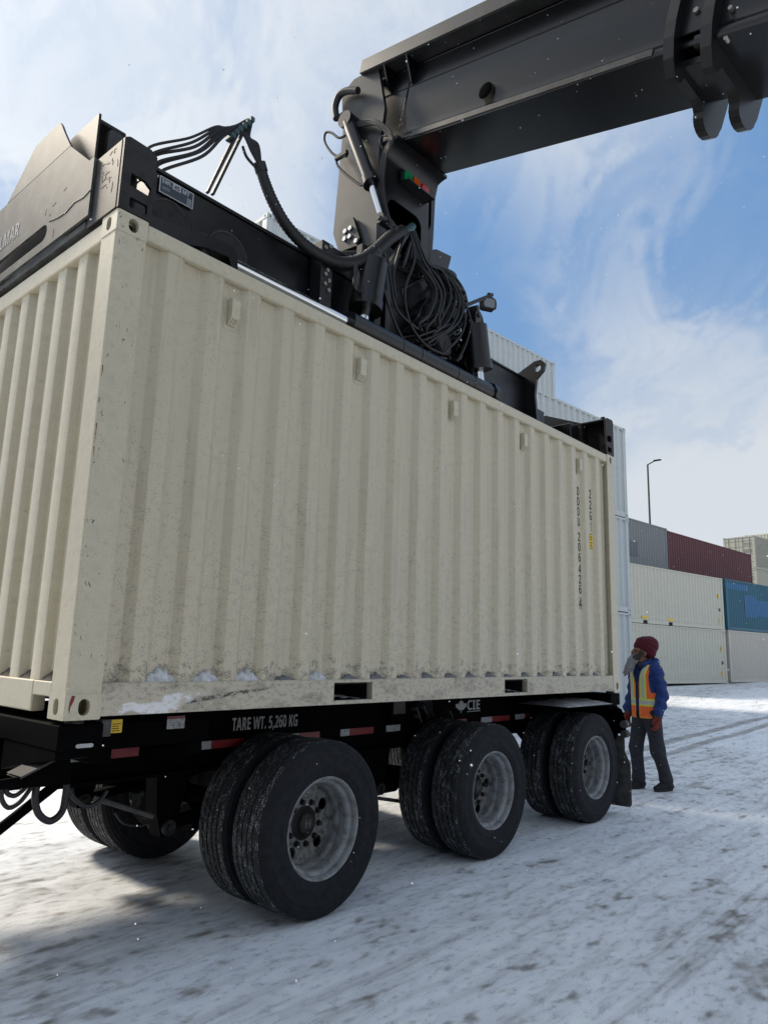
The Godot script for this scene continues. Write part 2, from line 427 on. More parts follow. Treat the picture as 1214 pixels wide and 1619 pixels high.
func casting(parent: Node, at: Vector3, sx: float, sz: float, m: Material):
	# corner fitting: box of 178 x 118 x 162 mm whose two outer faces have a slotted opening; sx, sz point inwards
	var g := Geo.new()
	var t := 0.028
	var fx := Basis(Vector3(sx, 0, 0), Vector3.UP, Vector3(0, 0, -sz))
	g.prism(rrect(0.001, 0, 0.178, 0.118, 0.008), -t, 0, Transform3D(fx, at), oval(0.094, 0.058, 0.056, 0.078))        # face along x
	var fz := Basis(Vector3(0, 0, sz), Vector3.UP, Vector3(-sx, 0, 0))
	g.prism(rrect(0.001, 0, 0.162, 0.118, 0.008), -t, 0, Transform3D(fz, at), oval(0.086, 0.058, 0.050, 0.078))
	g.box(at + Vector3(sx * 0.089, 0.009, sz * 0.081), Vector3(0.172, 0.017, 0.156), 0.002)
	g.box(at + Vector3(sx * 0.089, 0.109, sz * 0.081), Vector3(0.172, 0.016, 0.156), 0.002)
	g.box(at + Vector3(sx * 0.169, 0.059, sz * 0.095), Vector3(0.016, 0.112, 0.130), 0.002)
	g.box(at + Vector3(sx * 0.100, 0.059, sz * 0.153), Vector3(0.130, 0.112, 0.016), 0.002)
	obj("corner_casting", g, m, parent)

func build_container():
	var L := 6.058; var HB := 1.245; var H := 2.591; var W := 2.438
	var c := thing("shipping_container", "beige twenty foot shipping container held by the spreader above the trailer", "container", Vector3(0, HB, 0))
	var y0 := 0.013; var yr := 0.168; var yt := 2.495
	# near long side
	var g := Geo.new()
	corr(g, 0.17, L - 0.17, 0.226, 0.279, 0.105, 0.045, yr, yt + 0.02, -0.018, -0.058, func(s, y, d): return Vector3(s, y, d), L)
	obj("side_panel", g, M.side, c)
	g = Geo.new()
	corr(g, 0.17, L - 0.17, 0.226, 0.279, 0.105, 0.045, yr, yt + 0.02, -W + 0.018, -W + 0.058, func(s, y, d): return Vector3(s, y, d), L)
	obj("side_panel", g, M.side, c)
	# end panel that faces along -x
	for e in [[0.020, 0.065], [L - 0.020, L - 0.065]]:
		g = Geo.new()
		corr(g, 0.15, W - 0.15, 0.262, 0.250, 0.104, 0.020, yr, yt + 0.02, e[0], e[1], func(s, y, d): return Vector3(d, y, -s))
		obj("end_panel", g, M.beige, c)
	# corner posts: rolled sections with a rounded outer edge
	for sx in [0, 1]:
		for sz in [0, 1]:
			g = Geo.new()
			var X := 0.003 if sx == 0 else L - 0.003; var Z := -0.003 if sz == 0 else -W + 0.003
			var ix := 1.0 if sx == 0 else -1.0; var iz := -1.0 if sz == 0 else 1.0
			var p := PackedVector2Array([Vector2(0.010, 0), Vector2(0.172, 0), Vector2(0.172, 0.012), Vector2(0.150, 0.014), Vector2(0.150, 0.155), Vector2(0, 0.155), Vector2(0, 0.010), Vector2(0.003, 0.003)])
			g.prism(p, 0.118, H - 0.118, Transform3D(Basis(Vector3(ix, 0, 0), Vector3(0, 0, iz), Vector3.UP), Vector3(X, 0, Z)))
			obj("corner_post", g, M.beige, c)
			casting(c, Vector3(0.0 if sx == 0 else L, 0, 0.0 if sz == 0 else -W), ix, iz, M.beige)
			casting(c, Vector3(0.0 if sx == 0 else L, H - 0.118, 0.0 if sz == 0 else -W), ix, iz, M.beige)
	# rails
	for z in [[0.0, -0.058], [-W + 0.058, -W]]:
		g = Geo.new()
		g.span(Vector3(0.178, yt, z[0] - 0.004), Vector3(L - 0.178, H - 0.008, z[1] + 0.004), 0.008)
		obj("top_rail", g, M.beige, c)
		g = Geo.new()
		var zf: float = z[0] - 0.004 if z[0] == 0.0 else z[1] + 0.004
		var zb: float = zf + (-0.05 if z[0] == 0.0 else 0.05)
		var cuts := [0.178, 1.735, 2.095, 3.748, 4.115, L - 0.178]
		for k in 3:
			var a: float = cuts[k * 2]; var b: float = cuts[k * 2 + 1]
			rail_face(g, a, b, y0, yr, zf, zb)
		for k in 2:                                             # narrow strips over and under the fork pockets
			rail_face(g, cuts[k * 2 + 1], cuts[k * 2 + 2], yr - 0.020, yr, zf, zb)
			rail_face(g, cuts[k * 2 + 1], cuts[k * 2 + 2], y0, y0 + 0.024, zf, zb)
		obj("bottom_rail", g, M.rail, c)
	for x in [0.0, L]:
		g = Geo.new()
		var s := 1.0 if x == 0.0 else -1.0
		g.span(Vector3(x + s * 0.006, H - 0.125, -0.162), Vector3(x + s * 0.070, H - 0.018, -W + 0.162), 0.006)
		obj("top_end_rail", g, M.beige, c)
		g = Geo.new()
		g.span(Vector3(x + s * 0.004, 0.018, -0.36), Vector3(x + s * 0.075, yr, -W + 0.36), 0.006)
		for q in [[-0.162, -0.36], [-W + 0.36, -W + 0.162]]: g.span(Vector3(x + s * 0.005, 0.098, q[0]), Vector3(x + s * 0.074, yr - 0.001, q[1]), 0.004)
		obj("bottom_end_rail", g, M.beige, c)
	# fork pockets: lined tunnels
	for k in [[1.735, 2.095], [3.748, 4.115]]:
		g = Geo.new()
		g.span(Vector3(k[0] - 0.01, yr - 0.022, -0.052), Vector3(k[1] + 0.01, yr - 0.018, -W + 0.052), 0.0)
		g.span(Vector3(k[0] - 0.012, y0 + 0.02, -0.052), Vector3(k[0] - 0.008, yr - 0.022, -W + 0.052), 0.0)
		g.span(Vector3(k[1] + 0.008, y0 + 0.02, -0.052), Vector3(k[1] + 0.012, yr - 0.022, -W + 0.052), 0.0)
		g.span(Vector3(k[0] - 0.01, y0 + 0.016, -0.052), Vector3(k[1] + 0.01, y0 + 0.020, -W + 0.052), 0.0)
		obj("fork_pocket", g, M.ink, c)
	g = Geo.new()
	g.span(Vector3(0.06, H - 0.030, -0.055), Vector3(L - 0.06, H - 0.020, -W + 0.055), 0.0)
	obj("roof", g, M.beige, c)
	g = Geo.new()
	g.span(Vector3(0.08, 0.135, -0.06), Vector3(L - 0.08, 0.165, -W + 0.06), 0.0)
	var xx := 0.35
	while xx < L - 0.2:
		if not (xx > 1.68 and xx < 2.15) and not (xx > 3.70 and xx < 4.16): g.span(Vector3(xx, 0.03, -0.06), Vector3(xx + 0.045, 0.134, -W + 0.06), 0.0)
		xx += 0.30
	obj("floor", g, M.darksteel, c)
	# ventilators in five recesses
	for k in [1, 5, 9, 13, 17]:
		var x: float = 0.505 + 0.279 * k
		var v := Geo.new()
		v.span(Vector3(x - 0.040, 2.208, -0.0585), Vector3(x + 0.040, 2.412, -0.055), 0.001)
		var b := obj("ventilator", v, M.beige, c)
		v = Geo.new()                                            # hood with a slanted foot
		v.prism(PackedVector2Array([Vector2(-0.050, 2.395), Vector2(-0.010, 2.395), Vector2(-0.006, 2.385), Vector2(-0.006, 2.275), Vector2(-0.040, 2.236), Vector2(-0.050, 2.236)]), -0.029, 0.029,
			Transform3D(Basis(Vector3(0, 0, 1), Vector3.UP, Vector3(-1, 0, 0)), Vector3(x + 0.004, 0, 0)))
		obj("hood", v, M.beige, b)
		v = Geo.new()
		for r in 3:
			for q in 3: v.cyl(Vector3(x + 0.004 + (q - 1) * 0.016, 2.246 + r * 0.009, -0.0335 + r * 0.0078), Vector3(x + 0.004 + (q - 1) * 0.016, 2.246 + r * 0.009 - 0.003, -0.0325 + r * 0.0078), 0.004, 6)
		obj("vent_hole", v, M.ink, b)
	# numbers painted in the recesses
	var xa := 5.271; var xb := 5.550
	var col := [["D", 0.0], ["D", 1.0], ["D", 2.0], ["U", 3.0], ["2", 4.46], ["0", 5.45], ["6", 6.45], ["4", 7.5], ["2", 8.5], ["6", 9.45], ["4", 10.75]]
	for q in col: text("letter", q[0], M.ink, c, Basis(), Vector3(xa, 2.056 - q[1] * 0.1085, -0.0575), 0.094, 0.050, true)
	g = Geo.new()                                               # frame round the check digit
	for e in [[-0.032, -0.06, -0.028, 0.06], [0.028, -0.06, 0.032, 0.06], [-0.032, 0.056, 0.032, 0.06], [-0.032, -0.06, 0.032, -0.056]]:
		g.span(Vector3(xa + e[0], 2.056 - 10.75 * 0.1085 + e[1], -0.0585), Vector3(xa + e[2], 2.056 - 10.75 * 0.1085 + e[3], -0.0572), 0.0)
	obj("digit_frame", g, M.ink, c)
	var row := ["2", "2", "G", "1"]
	for k in 4: text("letter", row[k], M.ink, c, Basis(), Vector3(xb, 2.075 - k * 0.118, -0.0575), 0.098, 0.018 if k == 3 else 0.050, true)
	g = Geo.new()
	g.span(Vector3(xb - 0.038, 1.478, -0.0585), Vector3(xb + 0.038, 1.642, -0.0574), 0.0)
	var stk := obj("height_sticker", g, M.ink, c)
	g = Geo.new()
	g.span(Vector3(xb - 0.032, 1.486, -0.0575), Vector3(xb + 0.032, 1.634, -0.0565), 0.0)
	obj("sticker_face", g, M.yellow, stk)
	g = Geo.new()
	for e in [[-0.022, 1.60, 0.018], [-0.022, 1.575, 0.010], [-0.018, 1.54, 0.022], [-0.022, 1.515, 0.002], [-0.010, 1.50, 0.020]]:
		g.span(Vector3(xb + e[0], e[1], -0.0566), Vector3(xb + e[2], e[1] + 0.012, -0.0557), 0.0)
	obj("sticker_print", g, M.ink, stk)
	# red paint scrapes and chips down the near post
	var rng := RandomNumberGenerator.new(); rng.seed = 77
	for s in [[1.72, 0.06], [1.42, 0.10], [1.30, 0.05], [1.55, 0.03]]:
		var yy: float = s[0]
		g = Geo.new(); g.prism(PackedVector2Array([Vector2(0.006, yy), Vector2(0.010, yy - s[1] * 0.4), Vector2(0.008, yy - s[1]), Vector2(0.012, yy - s[1] * 0.5), Vector2(0.011, yy)]), -0.0028, -0.0018); obj("paint_scrape", g, M.tapered, c)
	g = Geo.new(); g.prism(PackedVector2Array([Vector2(0.030, 0.112), Vector2(0.046, 0.110), Vector2(0.040, 0.085), Vector2(0.028, 0.060), Vector2(0.026, 0.030), Vector2(0.020, 0.050), Vector2(0.022, 0.085)]), 0.0004, 0.0010); obj("paint_scrape", g, M.tapered, c)
	g = Geo.new()
	for k in 60:
		var yy := rng.randf_range(0.2, 2.42) if k < 44 else rng.randf_range(2.40, 2.585)
		var xq: float = (0.012 + abs(rng.randfn(0, 0.02))) if rng.randf() < 0.5 else rng.randf_range(0.02, 0.165)
		var zz := -0.0020 if yy < 2.473 else 0.0008
		var l := rng.randf_range(0.004, 0.028); var w := rng.randf_range(0.0006, 0.0018)
		var k2 := rng.randf_range(-0.5, 0.5) * l
		g.prism(PackedVector2Array([Vector2(xq, yy), Vector2(xq + w, yy - l * 0.4), Vector2(xq + k2, yy - l), Vector2(xq + k2 - w, yy - l * 0.6)]), zz - 0.0008, zz)
	obj("paint_chip", g, M.chip, c)
	c.get_child(c.get_child_count() - 1).set_meta("kind", "stuff")

func rail_face(g: Geo, a: float, b: float, y0: float, y1: float, zf: float, zb: float):
	# one length of the bottom rail with its own texture across (u along the side, v over the rail's height)
	var uv = func(x, y): return Vector2(x / 6.058, 1.0 - (y - 0.013) / 0.155)
	var q = func(x0, ya, za, x1, yb, zc): g.quaduv(Vector3(x0, ya, za), Vector3(x1, ya, za), Vector3(x1, yb, zc), Vector3(x0, yb, zc), uv.call(x0, ya), uv.call(x1, ya), uv.call(x1, yb), uv.call(x0, yb))
	g.flat()
	var e := 0.006 * signf(zf - zb)
	q.call(a, y0, zf, b, y1 - 0.006, zf)
	q.call(a, y1 - 0.006, zf, b, y1, zf - e)
	q.call(a, y1, zf - e, b, y1, zb)
	q.call(a, y0, zb, b, y0, zf)
	q.call(a, y1, zb, b, y0, zb)
	for x in [a, b]: g.quad(Vector3(x, y0, zf), Vector3(x, y0, zb), Vector3(x, y1, zb), Vector3(x, y1 - 0.002, zf))

func snow_piles():
	# small wedges of snow that lie on the bottom rail in the recesses
	var rng := RandomNumberGenerator.new(); rng.seed = 5
	var big := [1.0, 0.8, 0.95, 0.35, 0.75, 0.4, 0.5, 0.3, 0.55, 0.45, 0.5, 0.6, 0.3, 0.5, 0.4, 0.5, 0.35, 0.3, 0.35]
	for k in 19:
		var x := 0.505 + 0.279 * k
		var h: float = 0.075 * big[k]; var w: float = 0.075 + 0.035 * big[k]
		var g := Geo.new(); g.smooth(0)
		var n := 14; var m := 5
		var P = func(i, j):
			var s: float = float(i) / n * 2.0 - 1.0; var t: float = float(j) / m
			var hh: float = h * (pow(1.0 - abs(s), 0.9)) * (0.9 + 0.25 * sin(i * 2.3 + k * 1.7)) + 0.003
			return Vector3(x + s * w + 0.008 * sin(k * 3.0), 1.4135 + hh * (1.0 - t * t * (0.65 + 0.35 * t)) - (0.004 if j == m else 0.0), -0.0575 + t * 0.050 * (1.0 - 0.5 * abs(s)))
		for i in n:
			for j in m: g.quad(P.call(i, j + 1), P.call(i + 1, j + 1), P.call(i + 1, j), P.call(i, j))
		var o := obj(numbered("snow_pile"), g, M.snow if big[k] > 0.7 else M.icy)
		tag(o, "white peaked wedge of snow in a recess above the beige container's bottom rail" if big[k] > 0.7 else "low grey wedge of icy snow in a recess above the beige container's bottom rail", "snow", "white snow wedges on the bottom rail" if big[k] > 0.7 else "grey snow wedges on the bottom rail")
	for k in 2:
		var g := Geo.new(); g.smooth(0)
		var xp: float = [1.745, 3.76][k]
		var P = func(i, j):
			var s: float = float(i) / 10.0; var q: float = float(j) / 4.0
			return Vector3(xp + s * 0.33, 1.2825 + 0.050 * (1.0 - s) * (0.85 + 0.3 * sin(i * 1.9 + k)) * (1.0 - abs(q - 0.4) * 1.2), -0.008 - q * 0.22)
		for i in 10:
			for j in 4: g.quad(P.call(i, j), P.call(i + 1, j), P.call(i + 1, j + 1), P.call(i, j + 1))
		var o := obj(numbered("pocket_snow"), g, M.icy)
		tag(o, ["snow drift inside the fork pocket above the first wheel", "snow drift inside the fork pocket between second and third wheel"][k], "snow")
	for k in 8:                                                 # dirty snow in the recesses of the end
		var z := -0.262 - 0.25 * k
		var g := Geo.new(); g.smooth(0)
		var P = func(i, j):
			var s: float = float(i) / 10 * 2.0 - 1.0; var t: float = float(j) / 4
			return Vector3(0.064 - t * 0.042, 1.4135 + (0.05 * (1.0 - abs(s) * 0.6) * (0.8 + 0.3 * sin(i * 2.1 + k)) + 0.004) * (1.0 - t * t), z + s * 0.06)
		for i in 10:
			for j in 4: g.quad(P.call(i, j), P.call(i + 1, j), P.call(i + 1, j + 1), P.call(i, j + 1))
		var o := obj(numbered("dirty_snow_pile"), g, M.dirtysnow)
		tag(o, "lump of dirty grey snow in a recess of the beige container's corrugated end", "snow", "dirty snow lumps on the end rail")

func stack_box(called: String, label: String, m: Material, at: Vector3, turn: float, L: float, H: float, group: String, pitch := 0.278, opts := {}) -> Node3D:
	# a stored container: origin at the lower right corner of its near long side, running to local -x, depth to -z
	var W := 2.438
	var c := thing(called, label, "container", at, turn, group)
	var pl = func(s, y, d): return Vector3(-s, y, d)
	for z in [[-0.012, -0.048], [-W + 0.012, -W + 0.048]]:
		var g := Geo.new()
		corr(g, 0.14, L - 0.14, 0.24, pitch, pitch * 0.25, pitch * 0.245, 0.15, H - 0.05, z[0], z[1] + (z[1] - z[0]) * 0.45, pl)
		obj("side_panel", g, m, c)
	for x in [-0.015, -L + 0.015]:
		if opts.get("door", false) and x < -1.0: continue
		var g := Geo.new()
		var s := 0.045 if x < -1.0 else -0.045
		corr(g, 0.12, W - 0.12, 0.27, 0.25, 0.10, 0.02, 0.15, H - 0.10, x, x + s, func(q, y, d): return Vector3(d, y, -q))
		obj("end_panel", g, m, c)
	for z in [0, 1]:
		var zz := -0.03 if z == 0 else -W + 0.03
		var g := Geo.new(); g.span(Vector3(-0.178, H - 0.07, zz + 0.028), Vector3(-L + 0.178, H - 0.012, zz - 0.028), 0.004); obj("top_rail", g, m, c)
		g = Geo.new()
		var pk: Array = opts.get("pockets", [])
		var x0 := -0.178
		for p in pk:
			g.span(Vector3(x0, 0.013, zz + 0.026), Vector3(-p + 0.18, 0.16, zz - 0.026), 0.004); x0 = -p - 0.18
		g.span(Vector3(x0, 0.013, zz + 0.026), Vector3(-L + 0.178, 0.16, zz - 0.026), 0.004)
		obj("bottom_rail", g, m, c)
		for p in pk:
			g = Geo.new(); g.span(Vector3(-p - 0.18, 0.013, zz * 1.0 - 0.02 + 0.04 * z), Vector3(-p + 0.18, 0.16, zz + 0.02 - 0.04 * (1 - z)), 0.0); obj("fork_pocket", g, M.ink, c)
		for x in [0, 1]:
			var xx := -0.085 if x == 0 else -L + 0.085
			g = Geo.new(); g.span(Vector3(xx - 0.075, 0.118, zz + 0.024 if z == 0 else zz + 0.11), Vector3(xx + 0.079, H - 0.118, zz - 0.11 if z == 0 else zz - 0.024), 0.008); obj("corner_post", g, m, c)
			for y in [0.0, H - 0.118]:
				casting(c, Vector3(0.0 if x == 0 else -L, y, 0.0 if z == 0 else -W), -1.0 if x == 0 else 1.0, -1.0 if z == 0 else 1.0, opts.get("castmat", m))
	for x in [-0.035, -L + 0.035]:
		var g := Geo.new(); g.span(Vector3(x - 0.028, H - 0.11, -0.17), Vector3(x + 0.028, H - 0.015, -W + 0.17), 0.004); obj("top_end_rail", g, m, c)
		g = Geo.new(); g.span(Vector3(x - 0.028, 0.015, -0.17), Vector3(x + 0.028, 0.16, -W + 0.17), 0.004); obj("bottom_end_rail", g, m, c)
	var r := Geo.new(); r.span(Vector3(-0.06, H - 0.03, -0.055), Vector3(-L + 0.06, H - 0.02, -W + 0.055), 0.0); obj("roof", r, m, c)
	var f := Geo.new(); f.span(Vector3(-0.06, 0.12, -0.055), Vector3(-L + 0.06, 0.15, -W + 0.055), 0.0); obj("floor", f, M.darksteel, c)
	for s in opts.get("stickers", []):                          # [x from the right end, y, w, h, material]
		var g := Geo.new(); g.span(Vector3(-s[0] - s[2] * 0.5, s[1], -0.012), Vector3(-s[0] + s[2] * 0.5, s[1] + s[3], -0.006), 0.0); obj("sticker", g, s[4], c)
	for s in opts.get("patches", []):                           # repainted areas follow the sheet: shallow corrugated overlay
		var g := Geo.new()
		corr(g, s[0], s[1], 0.24 + pitch * ceil((s[0] - 0.24 + 0.1) / pitch), pitch, pitch * 0.25, pitch * 0.245, s[2], s[3], -0.007, -0.0595, pl)
		obj("repainted_patch", g, s[4], c)
	if opts.get("door", false):
		var g := Geo.new()
		for k in 2:
			g = Geo.new()
			var za := -0.13 - k * 1.10
			g.span(Vector3(-L + 0.03, 0.17, za), Vector3(-L + 0.07, H - 0.13, za - 1.07), 0.006)
			var d := obj("door", g, m, c)
			for q in [0.28, 0.80]:
				g = Geo.new(); g.cyl(Vector3(-L + 0.005, 0.1, za - q), Vector3(-L + 0.005, H - 0.06, za - q), 0.02, 8); obj("lock_bar", g, M.galv, d)
			for y in [0.55, 1.15, 1.75, 2.2]:
				g = Geo.new(); g.span(Vector3(-L + 0.016, y, za - 0.03), Vector3(-L + 0.028, y + 0.03, za - 1.04), 0.0); obj("door_rib", g, M.darkcream, d)
		for y in [1.98, 1.86, 1.48, 1.38, 1.28]:
			g = Geo.new()
			for k in 7: g.span(Vector3(-L + 0.020, y, -0.22 - k * 0.09), Vector3(-L + 0.029, y + 0.06, -0.28 - k * 0.09), 0.0)
			obj("print_row", g, M.greyprint, c)
	return c

# ---------------------------------------------------------------- trailer
func tyre_meshes() -> Array:
	# profile in (radius, height); height is along the axle, the outer sidewall at +0.14
	var wall := [Vector2(0.296, 0.118), Vector2(0.305, 0.128), Vector2(0.330, 0.134), Vector2(0.345, 0.138), Vector2(0.349, 0.141), Vector2(0.356, 0.139), Vector2(0.400, 0.145), Vector2(0.432, 0.143), Vector2(0.436, 0.146), Vector2(0.441, 0.143), Vector2(0.462, 0.139), Vector2(0.466, 0.141), Vector2(0.470, 0.137), Vector2(0.482, 0.133), Vector2(0.485, 0.135), Vector2(0.489, 0.131), Vector2(0.501, 0.125), Vector2(0.512, 0.117)]
	var tread := [Vector2(0.512, 0.117), Vector2(0.516, 0.110)]
	for c in [0.070, 0.024, -0.024, -0.070]:
		tread += [Vector2(0.519, c + 0.0075), Vector2(0.506, c + 0.0050), Vector2(0.506, c - 0.0050), Vector2(0.519, c - 0.0075)]
	tread += [Vector2(0.516, -0.110), Vector2(0.512, -0.117)]
	var back := []
	for i in range(wall.size() - 1, -1, -1): back.append(Vector2(wall[i].x, -wall[i].y))
	var g := Geo.new()
	g.lathe(tread, Transform3D(), 72, false, Vector2(1, 3.2))
	g.st.generate_normals(); g.st.set_material(M.tread)
	var m1 := g.st.commit()
	var h := Geo.new()
	h.lathe(wall, Transform3D(), 72)
	h.lathe(back, Transform3D(), 72)
	h.st.generate_normals(); h.st.set_material(M.rubber)
	return [m1, h.st.commit()]
func rim_meshes() -> Array:
	# outer rim: lip, deep barrel, then the disc set back; recess opens towards +height
	var g := Geo.new()
	g.lathe([Vector2(0.288, 0.116), Vector2(0.300, 0.120), Vector2(0.303, 0.126), Vector2(0.298, 0.131), Vector2(0.290, 0.126), Vector2(0.283, 0.112), Vector2(0.279, 0.085), Vector2(0.262, 0.070), Vector2(0.256, 0.055), Vector2(0.256, -0.005), Vector2(0.250, -0.018), Vector2(0.246, -0.030), Vector2(0.244, -0.080), Vector2(0.236, -0.092)], Transform3D(), 56, true, Vector2(1, 1), true)
	g.st.generate_normals(); g.st.set_material(M.rim)
	# disc with hand holes: ring sectors with a hole each, as a plate in local x-z
	var d := Geo.new()
	var n := 5
	for k in n:
		var a0 := TAU * k / n; var a1 := TAU * (k + 1) / n
		var o := PackedVector2Array()
		for i in 13: o.append(Vector2.from_angle(lerpf(a0, a1, i / 12.0)) * 0.243)
		for i in 13: o.append(Vector2.from_angle(lerpf(a1, a0, i / 12.0)) * 0.105)
		var hole := PackedVector2Array()
		var cc := Vector2.from_angle((a0 + a1) * 0.5) * 0.192
		for i in 14: hole.append(cc + Vector2.from_angle(TAU * i / 14.0) * 0.038)
		d.prism(o, -0.006, 0.006, Transform3D(Basis(Vector3(1, 0, 0), Vector3(0, 0, -1), Vector3(0, 1, 0)), Vector3(0, -0.080, 0)), hole)
	d.lathe([Vector2(0.150, -0.072), Vector2(0.146, -0.064), Vector2(0.104, -0.064)], Transform3D(), 40)
	d.st.generate_normals(); d.st.set_material(M.rimdisc)
	var hub := Geo.new()
	hub.lathe([Vector2(0, -0.022), Vector2(0.050, -0.022), Vector2(0.062, -0.028), Vector2(0.068, -0.038), Vector2(0.070, -0.050), Vector2(0.084, -0.054), Vector2(0.086, -0.060), Vector2(0.110, -0.066)], Transform3D(), 32)
	hub.st.generate_normals(); hub.st.set_material(M.darksteel)
	var nut := Geo.new()
	nut.lathe([Vector2(0, -0.030), Vector2(0.012, -0.030), Vector2(0.016, -0.036), Vector2(0.017, -0.056), Vector2(0.021, -0.059), Vector2(0.021, -0.066)], Transform3D(), 6, false)
	nut.st.generate_normals(); nut.st.set_material(M.darksteel)
	# inner rim: just a barrel
	var ib := Geo.new()
	ib.lathe([Vector2(0.296, 0.118), Vector2(0.300, 0.124), Vector2(0.262, 0.07), Vector2(0.25, 0.0), Vector2(0.262, -0.07), Vector2(0.300, -0.124)], Transform3D(), 40)
	ib.st.generate_normals(); ib.st.set_material(M.rimdisc)
	return [g.st.commit(), d.st.commit(), hub.st.commit(), nut.st.commit(), ib.st.commit()]

func tapestrip(t: Node, u0: float, u1: float, v0: float, m: Material, dv := 0.0):
	var z := -0.688
	var a := px(u0, v0, 2, z); var b := px(u1, v0, 2, z)
	var g := Geo.new()
	g.span(Vector3(a.x, 0.950 + dv, z), Vector3(b.x, 1.000 + dv, z + 0.003), 0.0)
	obj("reflective_tape", g, m, t)

